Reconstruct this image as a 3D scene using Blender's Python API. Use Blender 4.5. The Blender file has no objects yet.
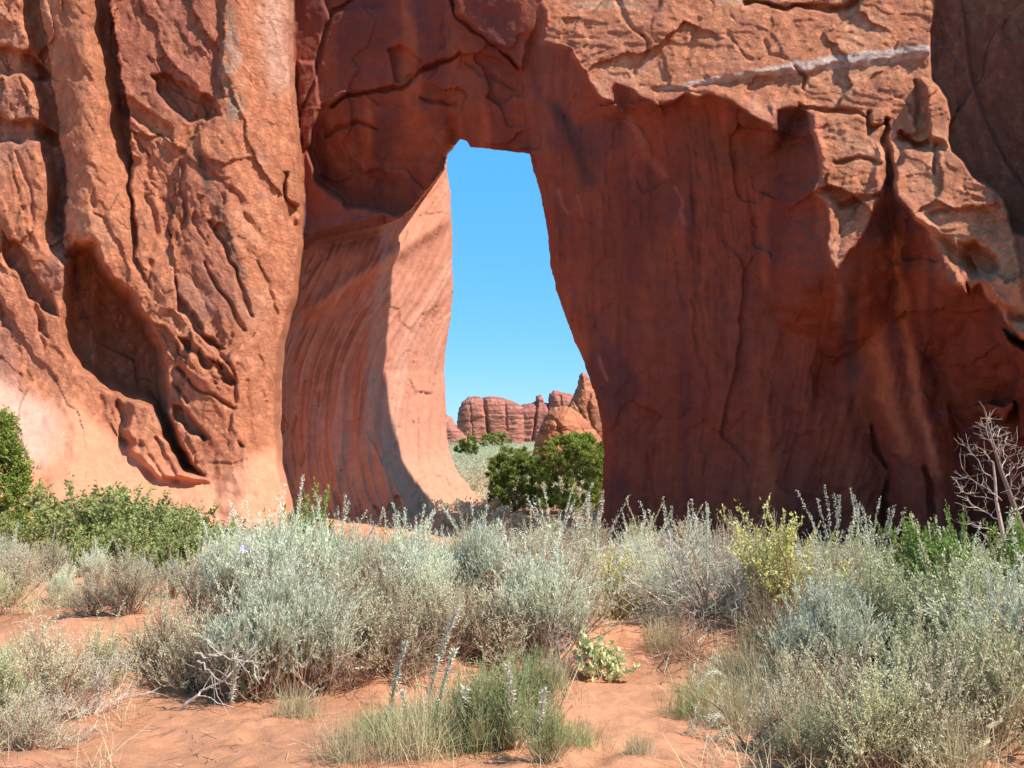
import bpy, math, random
import numpy as np
# ------------------------------------------------------------------ camera, sky, sun
F, CX, CY, PITCH = 1024.0, 512.0, 384.0, math.atan(51 / 1024.0)
SUN_EL, SUN_PHI = 49.0, 28.0            # elevation; degrees the sun stands in front of the picture's right
sc = bpy.context.scene
cam = bpy.data.cameras.new('camera'); cam.sensor_width = 36; cam.lens = 36; cam.clip_end = 20000; cam.clip_start = 0.05
camo = bpy.data.objects.new('camera', cam); sc.collection.objects.link(camo)
camo.rotation_euler = (math.pi / 2 + PITCH, 0, 0); sc.camera = camo
world = bpy.data.worlds.new('World'); sc.world = world; world.use_nodes = True
wn = world.node_tree.nodes; wl = world.node_tree.links
sky = wn.new('ShaderNodeTexSky'); sky.sky_type = 'NISHITA'; sky.sun_disc = False
sky.sun_elevation = math.radians(SUN_EL); sky.sun_rotation = math.radians(90 + SUN_PHI)
sky.air_density = 1.0; sky.dust_density = 0.0; sky.ozone_density = 2.2; sky.altitude = 1500
hsv = wn.new('ShaderNodeHueSaturation'); hsv.inputs['Saturation'].default_value = 1.2; wl.new(sky.outputs[0], hsv.inputs['Color'])
smx = wn.new('ShaderNodeMix'); smx.data_type = 'RGBA'; smx.inputs[0].default_value = .55; wl.new(hsv.outputs[0], smx.inputs[6]); smx.inputs[7].default_value = (1.0, 5.6, 10.6, 1)
wl.new(smx.outputs[2], wn['Background'].inputs[0]); wn['Background'].inputs[1].default_value = 0.085
sl = bpy.data.lights.new('sun', 'SUN'); sl.energy = 5.0; sl.angle = math.radians(0.53); sl.color = (1, 0.94, 0.86)
so = bpy.data.objects.new('sun', sl); sc.collection.objects.link(so)
e, ph = math.radians(SUN_EL), math.radians(SUN_PHI)
import mathutils
SUNV = mathutils.Vector((math.cos(e) * math.cos(ph), -math.cos(e) * math.sin(ph), math.sin(e)))
so.rotation_euler = SUNV.to_track_quat('Z', 'Y').to_euler(); so.location = (20, -20, 40)
sc.view_settings.view_transform = 'Standard'; sc.view_settings.look = 'None'
sc.view_settings.gamma = 1; sc.view_settings.use_curve_mapping = False; sc.view_settings.exposure = 0.6
sc.cycles.max_bounces = 5; sc.cycles.diffuse_bounces = 3; sc.cycles.transparent_max_bounces = 4

# ------------------------------------------------------------------ numeric helpers
RNG = np.random.default_rng(7)
random.seed(7)
PERM = RNG.permutation(256); PERM = np.concatenate([PERM, PERM, PERM]).astype(np.int32)
GR = RNG.normal(size=(256, 3)); GR /= np.linalg.norm(GR, axis=1)[:, None]; GR = GR.astype(np.float32)
def noise(x, y, z):
    x, y, z = np.broadcast_arrays(x, y, z)
    xi, yi, zi = (np.floor(a) for a in (x, y, z))
    fx, fy, fz = (x - xi).astype(np.float32), (y - yi).astype(np.float32), (z - zi).astype(np.float32)
    xi, yi, zi = (a.astype(np.int64) & 255 for a in (xi, yi, zi))
    sx, sy, sz = (f * f * f * (f * (f * 6 - 15) + 10) for f in (fx, fy, fz))
    def g(a, b, c):
        h = PERM[PERM[PERM[xi + a] + yi + b] + zi + c]; G = GR[h]
        return G[..., 0] * (fx - a) + G[..., 1] * (fy - b) + G[..., 2] * (fz - c)
    def L(a, b, t): return a + (b - a) * t
    return 1.6 * L(L(L(g(0,0,0), g(1,0,0), sx), L(g(0,1,0), g(1,1,0), sx), sy),
             L(L(g(0,0,1), g(1,0,1), sx), L(g(0,1,1), g(1,1,1), sx), sy), sz)
def fbm(x, y, z, o=4, lac=2.03, gain=0.5, ridge=False):
    r, a = 0, 1.0
    for i in range(o):
        n = noise(x + 17.3 * i, y - 9.1 * i, z + 5.7 * i)
        if ridge: n = 1 - 2 * np.abs(n)
        r = r + a * n; a *= gain; x, y, z = x * lac, y * lac, z * lac
    return r
def S(a, b, x):
    t = np.clip((x - a) / (b - a), 0, 1); return t * t * (3 - 2 * t)
def cells(x, y, seed=0):
    """cellular pattern: per point the random tilt-plane height of its cell and the distance to the cell border"""
    xi, yi = np.floor(x).astype(np.int64), np.floor(y).astype(np.int64)
    d1 = np.full(x.shape, 9.0); d2 = d1.copy(); h1 = np.zeros(x.shape); id1 = np.zeros(x.shape)
    for a in (-1, 0, 1):
        for b in (-1, 0, 1):
            cx, cy = xi + a, yi + b
            h = PERM[(PERM[(cx + seed * 31) & 255] + cy) & 255]; h2 = PERM[(h + 57 + seed) & 255]; h3 = PERM[(h2 + 91) & 255]
            dx, dy = cx + 0.1 + 0.8 * h / 255 - x, cy + 0.1 + 0.8 * h2 / 255 - y
            d = dx * dx + dy * dy
            v = (h3 / 255 - .5) - dx * (h / 255 - .5) * 1.4 - dy * (h2 / 255 - .5) * 1.4
            n = d < d1
            d2 = np.where(n, d1, np.minimum(d2, d)); h1 = np.where(n, v, h1); id1 = np.where(n, h3 / 255, id1); d1 = np.where(n, d, d1)
    return h1, np.sqrt(d2) - np.sqrt(d1), id1
def poly_sd(u, v, pts):
    """signed distance to a closed outline, negative inside"""
    d = np.full(u.shape, 1e18); ins = np.zeros(u.shape, bool); n = len(pts)
    for i in range(n):
        (x0, y0), (x1, y1) = pts[i], pts[(i + 1) % n]
        ex, ey = x1 - x0, y1 - y0; wx, wy = u - x0, v - y0
        t = np.clip((wx * ex + wy * ey) / (ex * ex + ey * ey + 1e-9), 0, 1)
        d = np.minimum(d, (wx - ex * t) ** 2 + (wy - ey * t) ** 2)
        if y0 != y1:
            c = ((y0 <= v) != (y1 <= v)) & (u < x0 + (v - y0) * ex / (y1 - y0)); ins ^= c
    d = np.sqrt(d); return np.where(ins, -d, d)
def line_d(u, v, pts):
    d = np.full(u.shape, 1e18)
    for (x0, y0), (x1, y1) in zip(pts, pts[1:]):
        ex, ey = x1 - x0, y1 - y0; wx, wy = u - x0, v - y0
        t = np.clip((wx * ex + wy * ey) / (ex * ex + ey * ey + 1e-9), 0, 1)
        d = np.minimum(d, (wx - ex * t) ** 2 + (wy - ey * t) ** 2)
    return np.sqrt(d)
def ip(v, pts):
    """piecewise-linear x as a function of v, pts = [(x, v), ...]"""
    p = sorted(pts, key=lambda q: q[1]); return np.interp(v, [q[1] for q in p], [q[0] for q in p])
def iu(u, pts): return np.interp(u, [q[0] for q in pts], [q[1] for q in pts])
CP, SP = math.cos(PITCH), math.sin(PITCH)
def ray(u, v):
    yy = F * CP - (CY - v) * SP
    return (u - CX) / yy, (F * SP + (CY - v) * CP) / yy
def mesh_np(name, co, quads, mat, smooth=True, col=None, tris=None):
    me = bpy.data.meshes.new(name)
    nq = 0 if quads is None else len(quads); nt = 0 if tris is None else len(tris)
    me.vertices.add(len(co)); me.vertices.foreach_set('co', np.ascontiguousarray(co, np.float32).ravel())
    me.loops.add(nq * 4 + nt * 3); me.polygons.add(nq + nt)
    li, ls, lt = [], [], []
    if nq: li.append(np.asarray(quads).ravel()); ls.append(np.arange(nq) * 4); lt.append(np.full(nq, 4))
    if nt: li.append(np.asarray(tris).ravel()); ls.append(nq * 4 + np.arange(nt) * 3); lt.append(np.full(nt, 3))
    me.loops.foreach_set('vertex_index', np.concatenate(li).astype(np.int32))
    me.polygons.foreach_set('loop_start', np.concatenate(ls).astype(np.int32))
    me.polygons.foreach_set('loop_total', np.concatenate(lt).astype(np.int32))
    me.polygons.foreach_set('use_smooth', np.full(nq + nt, smooth))
    if col is not None:
        at = me.color_attributes.new('Col', 'FLOAT_COLOR', 'POINT')
        c = np.ones((len(co), 4), np.float32); c[:, :np.shape(col)[1]] = col; at.data.foreach_set('color', c.ravel())
    me.update(calc_edges=True); me.materials.append(mat)
    return me
def link(name, data, parent=None, loc=None):
    o = bpy.data.objects.new(name, data); sc.collection.objects.link(o)
    if parent: o.parent = parent
    if loc is not None: o.location = loc
    return o
def tag(o, label=None, cat=None, group=None, kind=None):
    for k, x in (('label', label), ('category', cat), ('group', group), ('kind', kind)):
        if x: o[k] = x
    return o

# ------------------------------------------------------------------ materials
def new_mat(name, rough=0.9):
    m = bpy.data.materials.new(name); m.use_nodes = True; nt = m.node_tree
    b = nt.nodes['Principled BSDF']; b.inputs['Roughness'].default_value = rough; b.inputs['Specular IOR Level'].default_value = 0.15
    return m, nt, b
def rock_mat(name, scale=1.0, bump=0.5, tint=(1, 1, 1), strata=0.3):
    m, nt, b = new_mat(name, 0.92); N, Lk = nt.nodes, nt.links
    at = N.new('ShaderNodeVertexColor'); at.layer_name = 'Col'
    tc = N.new('ShaderNodeNewGeometry'); mp = N.new('ShaderNodeMapping'); Lk.new(tc.outputs['Position'], mp.inputs[0])
    mp.inputs['Scale'].default_value = (scale, scale, scale)
    n1 = N.new('ShaderNodeTexNoise'); n1.inputs['Scale'].default_value = 2.2; n1.inputs['Detail'].default_value = 12; n1.inputs['Roughness'].default_value = .68
    Lk.new(mp.outputs[0], n1.inputs['Vector'])
    r = N.new('ShaderNodeMapRange'); r.inputs[1].default_value = .3; r.inputs[2].default_value = .72; r.inputs[3].default_value = .84; r.inputs[4].default_value = 1.17
    Lk.new(n1.outputs[0], r.inputs[0])
    n0 = N.new('ShaderNodeTexNoise'); n0.inputs['Scale'].default_value = 16; n0.inputs['Detail'].default_value = 6; n0.inputs['Roughness'].default_value = .7; Lk.new(mp.outputs[0], n0.inputs['Vector'])
    r0 = N.new('ShaderNodeMapRange'); r0.inputs[1].default_value = .32; r0.inputs[2].default_value = .68; r0.inputs[3].default_value = .90; r0.inputs[4].default_value = 1.10; Lk.new(n0.outputs[0], r0.inputs[0])
    mm = N.new('ShaderNodeMath'); mm.operation = 'MULTIPLY'; Lk.new(r.outputs[0], mm.inputs[0]); Lk.new(r0.outputs[0], mm.inputs[1])
    mul = N.new('ShaderNodeVectorMath'); mul.operation = 'SCALE'; Lk.new(at.outputs[0], mul.inputs[0]); Lk.new(mm.outputs[0], mul.inputs['Scale'])
    Lk.new(mul.outputs[0], b.inputs['Base Color'])
    # bump: grain, pitting, hairline cracks, thin bedding
    n2 = N.new('ShaderNodeTexNoise'); n2.inputs['Scale'].default_value = 7; n2.inputs['Detail'].default_value = 14; n2.inputs['Roughness'].default_value = .78; Lk.new(mp.outputs[0], n2.inputs['Vector'])
    mp2 = N.new('ShaderNodeMapping'); mp2.inputs['Scale'].default_value = (.5 * scale, .5 * scale, 5 * scale); Lk.new(tc.outputs['Position'], mp2.inputs[0])
    n3 = N.new('ShaderNodeTexNoise'); n3.inputs['Scale'].default_value = 1.5; n3.inputs['Detail'].default_value = 6; Lk.new(mp2.outputs[0], n3.inputs['Vector'])
    vo = N.new('ShaderNodeTexVoronoi'); vo.feature = 'DISTANCE_TO_EDGE'; vo.inputs['Scale'].default_value = 1.1
    wob = N.new('ShaderNodeVectorMath'); wob.operation = 'MULTIPLY_ADD'; Lk.new(n1.outputs['Color'], wob.inputs[0]); wob.inputs[1].default_value = (1.2, 1.2, 1.2); Lk.new(mp.outputs[0], wob.inputs[2])
    Lk.new(wob.outputs[0], vo.inputs['Vector'])
    cr = N.new('ShaderNodeMapRange'); cr.inputs[1].default_value = 0; cr.inputs[2].default_value = .03; Lk.new(vo.outputs['Distance'], cr.inputs[0])
    def ma(op, a, bb, cc=None):
        x = N.new('ShaderNodeMath'); x.operation = op
        for i, q in enumerate((a, bb, cc)):
            if q is None: continue
            if isinstance(q, (int, float)): x.inputs[i].default_value = q
            else: Lk.new(q, x.inputs[i])
        return x.outputs[0]
    h = ma('MULTIPLY_ADD', n3.outputs[0], strata, n2.outputs[0])
    h = ma('MULTIPLY_ADD', cr.outputs[0], .05, h)
    h = ma('MULTIPLY_ADD', n1.outputs[0], 1.2, h)
    for s_, k_ in ((2.6, .55), (8.0, .22)):
        w_ = N.new('ShaderNodeTexVoronoi'); w_.inputs['Scale'].default_value = s_; w_.inputs['Randomness'].default_value = 1
        q_ = N.new('ShaderNodeVectorMath'); q_.operation = 'MULTIPLY_ADD'; Lk.new(n2.outputs['Color'], q_.inputs[0]); q_.inputs[1].default_value = (1.6 / s_,) * 3; Lk.new(mp.outputs[0], q_.inputs[2])
        Lk.new(q_.outputs[0], w_.inputs['Vector']); h = ma('MULTIPLY_ADD', w_.outputs['Distance'], k_, h)
    bp = N.new('ShaderNodeBump'); Lk.new(ma('MULTIPLY', at.outputs['Alpha'], bump), bp.inputs['Strength']); bp.inputs['Distance'].default_value = .20 / scale; Lk.new(h, bp.inputs['Height'])
    Lk.new(bp.outputs[0], b.inputs['Normal'])
    return m
# ------------------------------------------------------------------ the ground
def gz(x, y):
    """ground height (camera eye is z = 0)"""
    x, y = np.asarray(x, float), np.asarray(y, float)
    z = -1.62 - 0.052 * (np.clip(y, -30, 38) - 5) - 0.012 * np.clip(y - 38, 0, 20)
    z = z + 0.35 * S(-6, -20, x) * S(12, 24, y)                       # rises toward the slickrock apron
    z = z + 0.10 * noise(x * .35, y * .35, 3.1) + 0.05 * noise(x * 1.1, y * 1.1, 8.2)
    z = z + 0.22 * np.exp(-((x - .2) / 1.6) ** 2 - ((y - 8.6) / .8) ** 2)     # sand hummocks under the bushes
    z = z + 0.18 * np.exp(-((x + 2.6) / 1.5) ** 2 - ((y - 8.2) / .9) ** 2)
    z = z + 0.16 * np.exp(-((x - 2.4) / 1.0) ** 2 - ((y - 8.6) / .6) ** 2)
    z = z + 0.20 * np.exp(-((x + 5.0) / 2.0) ** 2 - ((y - 10) / 1.5) ** 2)
    path = np.exp(-((x - .9 - .08 * (y - 8)) / .42) ** 4)
    z = z + (.20 + .06 * noise(x * .9, y * .9, 6)) * S(7.0, 7.9, y + .5 * noise(x * .7, 0, 9) - .12 * x * (x > 1)) * S(14, 11, y) * (1 - .75 * path)
    z = z - .55 * S(13, 22, y) * S(44, 38, y) * S(-9, -5, x)
    z = z + 0.9 * S(45, 300, y) + 2.5 * S(300, 2500, y) * (1 + .3 * noise(x * .002, y * .002, 1))
    return z
def g1(x, y): return float(gz(x, y))
def build_ground():
    def axis(a, b, near, step, grow, c=0):
        p = [0.0]; s = step
        while p[-1] < b:
            if p[-1] > near: s *= grow
            p.append(p[-1] + s)
        return np.array(p)
    px = axis(0, 4000, 9, .035, 1.045); xs = np.concatenate([-px[::-1][:-1], px])
    py = axis(0, 6000, 7.5, .035, 1.035) + 3.0; pb = axis(0, 200, 0, .3, 1.2); ys = np.concatenate([3.0 - pb[::-1][:-1], py])
    X, Y = np.meshgrid(xs, ys); Z = gz(X, Y)
    near = S(30, 12, Y) * S(-2, 1, Y)
    # wind ripples, footprints and drip pits in loose sand
    w = fbm(X * .8, Y * .8, 2.2, 2)
    Z = Z + near * (.006 * np.sin((X * .5 + Y * 1.0 + w * .8) * 30) * S(-.2, .5, noise(X * .5, Y * .5, 4)) + .035 * fbm(X * 2.0, Y * 2.0, 1.5, 5) + .012 * fbm(X * 9, Y * 9, 3.5, 3))
    rr = np.random.default_rng(3)
    for i in range(150):
        fx, fy = rr.uniform(-4, 4.5), rr.uniform(4.2, 10); a = rr.uniform(-.5, .5); dx, dy = X - fx, Y - fy
        m = (np.abs(dx) < .4) & (np.abs(dy) < .4)
        c, s_ = math.cos(a), math.sin(a); q = ((dx[m] * c + dy[m] * s_) / .07) ** 2 + ((dy[m] * c - dx[m] * s_) / .14) ** 2
        Z[m] += -.032 * np.exp(-q) + .012 * np.exp(-(q - 2.2) ** 2)
    n, k = len(ys), len(xs)
    idx = np.arange(n * k).reshape(n, k)
    q = np.stack([idx[:-1, :-1], idx[:-1, 1:], idx[1:, 1:], idx[1:, :-1]], -1).reshape(-1, 4)
    far = S(48, 110, Y)[..., None]
    nn = fbm(X * .25, Y * .25, 6, 4)[..., None]
    sand = np.array([.55, .245, .13]) * (1 + .14 * nn) * (1 - .18 * S(.1, .7, fbm(X * 1.3, Y * 1.3, 2, 3))[..., None])
    scrub = np.array([.27, .25, .135]) * (1 + .25 * fbm(X * .05, Y * .12, 1, 3)[..., None])
    col = sand * (1 - far) + scrub * far
    m, nt, b = new_mat('sand', .95); N, Lk = nt.nodes, nt.links
    at = N.new('ShaderNodeVertexColor'); at.layer_name = 'Col'; g = N.new('ShaderNodeNewGeometry')
    n1 = N.new('ShaderNodeTexNoise'); n1.inputs['Scale'].default_value = 14; n1.inputs['Detail'].default_value = 10; n1.inputs['Roughness'].default_value = .75; Lk.new(g.outputs['Position'], n1.inputs['Vector'])
    n2 = N.new('ShaderNodeTexNoise'); n2.inputs['Scale'].default_value = 130; n2.inputs['Detail'].default_value = 3; Lk.new(g.outputs['Position'], n2.inputs['Vector'])
    r = N.new('ShaderNodeMapRange'); r.inputs[1].default_value = .3; r.inputs[2].default_value = .7; r.inputs[3].default_value = .8; r.inputs[4].default_value = 1.15; Lk.new(n1.outputs[0], r.inputs[0])
    mul = N.new('ShaderNodeVectorMath'); mul.operation = 'SCALE'; Lk.new(at.outputs[0], mul.inputs[0]); Lk.new(r.outputs[0], mul.inputs['Scale']); Lk.new(mul.outputs[0], b.inputs['Base Color'])
    ad = N.new('ShaderNodeMath'); ad.operation = 'MULTIPLY_ADD'; Lk.new(n2.outputs[0], ad.inputs[0]); ad.inputs[1].default_value = .25; Lk.new(n1.outputs[0], ad.inputs[2])
    bp = N.new('ShaderNodeBump'); bp.inputs['Strength'].default_value = .6; bp.inputs['Distance'].default_value = .04; Lk.new(ad.outputs[0], bp.inputs['Height']); Lk.new(bp.outputs[0], b.inputs['Normal'])
    tag(link('ground', mesh_np('ground', np.stack([X, Y, Z], -1).reshape(-1, 3), q, m, col=col.reshape(-1, 3))), kind='structure')
build_ground()

# ------------------------------------------------------------------ the sandstone fin with its arch
def vee(d, w, n):
    """a sharp crack whose depth wanders along its length"""
    return np.clip(1 - d / (1.5 * w * (.55 + .7 * np.clip(n + .5, 0, 1.3))), 0, 1) ** .8
def spall(x, y, z, steps=3.0, o=4, sharp=.10):
    """broken-off slabs: a noise height cut into terraces with sharp edges"""
    h = fbm(x, y, z, o) * steps; f = np.floor(h); t = h - f
    return (f + S(1 - sharp * 2, 1, t) + .25 * t) / steps
TH = math.radians(24); CT, ST = math.cos(TH), math.sin(TH)
HOLE = [(460,139),(466,141),(471,147),(490,149),(508,151),(529,154),(534,172),(541,195),(544,212),(548,235),(550,262),(556,290),(566,318),(575,343),(583,358),(590,380),(597,402),(601,420),(604,455),(602,490),(598,520),(597,560),(597,720),
        (512,720),(508,545),(500,524),(490,511),(472,490),(458,472),(449,450),(446,425),(446,395),(444,370),(446,345),(451,318),(453,290),(452,262),(453,235),(451,215),(450,190),(447,170),(447,155),(452,150)]
EDGE = [(292,-200),(291,0),(291,60),(294,110),(299,150),(301,200),(300,250),(297,290),(288,318),(281,350),(278,380),(278,430),(281,470),(290,510),(300,600)]
SHE = [(440,140),(425,180),(402,222),(397,255),(389,282),(384,300),(375,320),(369,345),(367,370),(370,400),(375,430),(383,458),(396,488),(414,520),(450,600)]
LIT = [(380,-500),(440,-500),(500,-60),(538,-8),(552,18),(548,40),(575,45),(580,60),(590,80),(603,96),(611,101),(613,90),(620,82),(636,92),(655,105),(668,100),(683,92),(700,94),(712,92),(735,100),(752,112),(765,120),(773,128),(776,112),(800,108),(808,112),(813,125),(815,150),(822,172),(816,190),(826,205),(830,228),(832,245),(836,266),(850,248),(862,236),(872,212),(882,190),(884,168),(889,150),(893,180),(896,196),(906,204),(914,214),(926,226),(936,240),(941,252),(945,268),(952,280),(960,286),(966,280),(972,290),(980,285),(990,300),(1002,306),(1004,320),(1012,330),(1024,336),(1060,360),(1600,400),(1600,-500),(380,-500)]
RSH = [(938,-500),(938,0),(931,30),(931,62),(934,80),(942,88),(948,98),(952,118),(948,140),(952,152),(966,162),(975,175),(992,188),(1003,200),(1010,215),(1014,232),(1030,236),(1100,250),(1100,-500)]
def fields(u, v):
    """p: metres behind the fin's front plane, for every direction; and the rock's colour with some shade painted in"""
    rx, rz = ray(u, v)
    y0 = 38 * CT / (rx * ST + CT)
    PX, PZ = rx * 38, rz * 38                       # metres on a reference sheet
    wu = u + 5 * fbm(PX * .5, PZ * .5, 3, 3) + 2.0 * noise(PX * 2.2, PZ * 2.2, 1)
    wv = v + 5 * fbm(PX * .5, PZ * .5, 9, 3) + 2.0 * noise(PX * 2.2, PZ * 2.2, 5)
    cn = noise(PX * .9, PZ * .9, 91)
    hs = poly_sd(u, v, HOLE)
    col = np.zeros(u.shape + (3,)) + np.array([.53, .225, .115])
    def blend(c, w):
        col[:] = col + (np.array(c) - col) * np.clip(w, 0, 1)[..., None]
    # --- alcove wall right of the opening
    big = fbm(PX * .18, PZ * .10, 2, 3)
    A = .75 + 1.5 * S(60, 330, v) + 1.1 * S(300, 560, v) + .35 * big
    flow = PX + .035 * (PZ - 5) ** 2 * S(560, 900, u)
    j1, _, ji = cells(PX * .22 + .3 * fbm(PX * .3, PZ * .2, 71, 3), PZ * .13 + .25 * fbm(PX * .3, PZ * .2, 72, 3), 9); j2, _, _ = cells(PX * .8 + .3 * fbm(PX, PZ * .6, 73, 2), PZ * .5, 10)
    A = A + .26 * j1 + .06 * j2 * S(.3, .7, ji)
    A = A + .10 * fbm(flow * 1.1, PZ * .12, 4, 3) + .035 * fbm(flow * 4, PZ * .4, 4, 2) + .16 * spall(PX * .22, PZ * .15, 41, 3) + .04 * spall(PX * .6, PZ * .4, 43, 3)
    # two buttress folds at the right
    c1 = ip(v, [(868,150),(868,260),(872,330),(880,400),(900,460),(915,560)])
    A = A - .9 * np.exp(-((wu - c1 - 14) / 26) ** 2) * S(230, 330, v) + .45 * np.exp(-((wu - c1 + 22) / 12) ** 2) * S(200, 300, v)
    c2 = ip(v, [(905,230),(912,330),(925,400),(942,470),(950,560)])
    A = A - .5 * np.exp(-((wu - c2) / 14) ** 2) * S(230, 330, v) + .5 * S(0, 10, wu - c2 - 20) * S(300, 420, v)
    A = A + .5 * S(-5, 5, wu - ip(v, [(832,265),(824,330),(818,380),(815,420)])) * S(430, 380, v) * S(240, 290, v) * S(860, 835, u)
    A = A - 1.6 * S(985, 1030, wu) * S(330, 250, v) - 1.2 * S(995, 1030, wu) * S(300, 420, v)
    # big conchoidal slab scars
    for cx, cy, r, d in ((690,250,70,.25),(760,330,90,.3),(640,380,80,.22),(600,200,50,.25),(840,470,60,.2),(720,470,80,.25)):
        q = np.sqrt(((wu - cx) / r) ** 2 + ((wv - cy) / (r * 1.35)) ** 2)
        A = A + .2 * d * (S(1.0, .85, q) * (q ** 2)) * S(-.3, .3, noise(PX * .4, PZ * .4, cx))
    # --- lintel, in the shade left of the alcove
    Lp = .9 + .22 * cells(PX * .35 + .4 * fbm(PX * .4, PZ * .4, 75, 3), PZ * .3 + .3 * fbm(PX * .4, PZ * .4, 76, 3), 12)[0] + .12 * big + .05 * fbm(PX, PZ, 4, 3)
    blk = poly_sd(wu, wv, [(322,108),(350,98),(392,84),(440,58),(462,54),(452,92),(456,150),(420,205),(395,215),(345,205),(318,180),(306,150)])
    crk3 = poly_sd(wu, wv, [(448,-40),(456,14),(468,28),(495,45),(512,60),(522,74),(530,40),(548,0),(545,-60)])
    under = .3 + 2.3 * S(60, 215, wv) - .5 * S(470, 330, wu) * S(210, 120, wv)
    Lp = Lp + (S(3, -3, blk)) * under * .95
    Lp = Lp + .6 * S(90, 145, v) * S(440, 460, u)
    Lp = Lp - .45 * S(2, -2, crk3)
    Lp = Lp + .35 * S(2, -2, poly_sd(wu, wv, [(462,54),(452,92),(456,140),(470,148),(528,152),(520,75),(500,60)]))
    Lp = Lp + .3 * S(2, -3, poly_sd(wu, wv, [(322,0),(330,18),(345,10),(385,6),(388,-60),(320,-60)]))
    Lp = Lp - .35 * S(2, -2, poly_sd(wu, wv, [(300,60),(315,62),(322,108),(306,150),(300,150)]))
    Lp = Lp + .4 * S(2, -2, poly_sd(wu, wv, [(385,50),(400,45),(425,62),(412,80),(395,80)]))
    # --- the far abutment seen through the opening (p grows as it turns away)
    E = ip(v, SHE)
    E2 = np.where(v < 345, 369 + .35 * (E - 369), E)
    G = 3.75 + np.where(u > E2, .080, .022) * (u - E2)
    cr = (u - E) + .25 * (v - 300)
    rip = fbm(cr * .11, v * .006, 2, 3)
    G = G + .42 * rip * S(455, 330, v) * S(300, 340, v) * S(E + 6, E - 12, u) + .12 * fbm(cr * .22, v * .008, 5, 2)
    G = G - .22 * fbm((u + .12 * (v - 300)) * .05, v * .004, 8, 2)
    lc, _, li_ = cells(cr * .045 + .3 * fbm(PX * .5, PZ * .3, 81, 3), v * .012 + .4 * fbm(PX * .5, PZ * .3, 82, 3), 13); lc2, _, _ = cells(cr * .16, v * .045 + .3 * noise(PX, PZ, 3), 14)
    G = G + .14 * lc + .10 * lc2 * S(.3, .6, li_)
    dd = (u - 400) * .55 + (v - 250) * .83                                  # the slanting rib under the lintel
    G = G + .8 * S(-2, -40, dd) * S(260, 200, v) - .5 * np.exp(-(dd / 8) ** 2) * S(300, 320, u)
    G = G - 1.4 * S(455, 540, v) * S(E - 30, E + 60, u)
    occ = poly_sd(u, v, [(250,-600),(570,-600),(570,165),(466,165),(461,139),(453,146),(447,153),(444,168),(430,186),(414,206),(402,217),(380,226),(340,234),(318,240),(290,262),(250,262)])
    LG = np.where(occ < 0, Lp, G)
    soft = S(-9, 9, occ + 0 * u) * S(395, 350, u) ; LG = LG * (1 - S(395, 350, u)) + (Lp * (1 - soft) + G * soft) * S(395, 350, u) if False else LG
    t = S(-10, 10, occ); LG = np.where(u < 385, Lp * (1 - t) + G * t, LG)
    P = LG * (1 - S(520, 545, u)) + A * S(520, 545, u)
    P = np.where((v > 150) & (u > 520), A, P)
    P = P - np.where(u > 540, .75, 0) * np.exp(-np.clip(poly_sd(wu, wv, LIT), 0, None) / 22) * S(540, 580, u)
    # --- sunlit cap: rounded, leaning back, jointed
    ls = poly_sd(wu, wv, LIT)
    tx, tz = PX + .4 * fbm(PX * .5, PZ * .5, 55, 3) + .08 * noise(PX * 3, PZ * 3, 57), PZ - .09 * PX + .3 * fbm(PX * .4, PZ * .6, 56, 3) + .07 * noise(PX * 3, PZ * 3, 58)
    h1, e1, i1 = cells(tx * .33, tz * .42, 1); h2, e2, i2 = cells(tx * .9, tz * 1.3, 2); h3, e3, i3 = cells(tx * 2.6, tz * 4.0, 7)
    cm = .25 + .75 * S(-.05, .4, noise(PX * .3, PZ * .5, 61))
    C = -.45 + .017 * np.clip(100 - v, -170, 400) + .42 * h1 + .16 * cm * h2 * S(.2, .6, i1) + .05 * cm * h3 * S(.3, .6, i2) + .15 * spall(PX * .24, PZ * .40, 7, 3, 3, .05) + .05 * cm * fbm(PX * .8, PZ * 3.5, 9, 4) + .02 * fbm(PX * 3, PZ * 6, 5, 4)
    C = C + .25 * S(0, 7, wv - iu(u, [(640,92),(700,80),(760,72),(850,60),(925,52),(1100,40)])) * S(4, 12, -ls)
    # blocks under the cap at the right
    C = C - .8 * S(250, 100, v) * S(5, -5, poly_sd(wu, wv, [(812,110),(840,115),(888,108),(886,150),(880,195),(862,238),(836,268),(826,205)])) * .5
    C = C - .8 * S(3, -3, poly_sd(wu, wv, [(925,78),(955,82),(960,150),(1010,205),(1018,250),(1030,320),(1000,300),(960,250),(925,222),(895,200),(893,170),(905,150),(925,145)])) * (1 - .4 * S(150, 230, v))
    for pts, d, w in (([(800,108),(838,112),(858,112),(866,118)], .5, 3), ([(868,112),(872,130),(888,120)], .7, 4), ([(886,118),(888,150),(892,185)], .9, 4),
                      ([(795,66),(803,76),(802,90)], .35, 2.5), ([(745,2),(790,8),(830,10),(862,2)], .7, 3), ([(835,165),(862,160),(880,165)], .35, 2.5), ([(840,207),(868,203),(880,196)], .5, 3),
                      ([(640,35),(646,50),(636,75)], .35, 3), ([(618,0),(626,20),(640,35)], .3, 3), ([(655,5),(648,25)], .3, 3), ([(918,80),(916,104),(912,128)], .35, 3),
                      ([(900,133),(918,146),(940,148)], .8, 5), ([(933,150),(936,172)], .4, 3), ([(930,210),(946,212)], .3, 2.5), ([(765,40),(768,52),(785,58)], .15, 3),([(700,20),(690,40),(686,60)], .25, 4),
                      ([(728,35),(738,50),(748,62)], .25, 3)):
        C = C + (.45 if pts[0][1] < 45 and pts[0][0] < 745 else .8) * d * vee(line_d(wu, wv, pts), w * .8, cn)
    C = C + .9 * S(4, -8, poly_sd(wu, wv, [(958,243),(975,240),(996,255),(998,270),(990,280),(968,275),(960,262)]))
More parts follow.
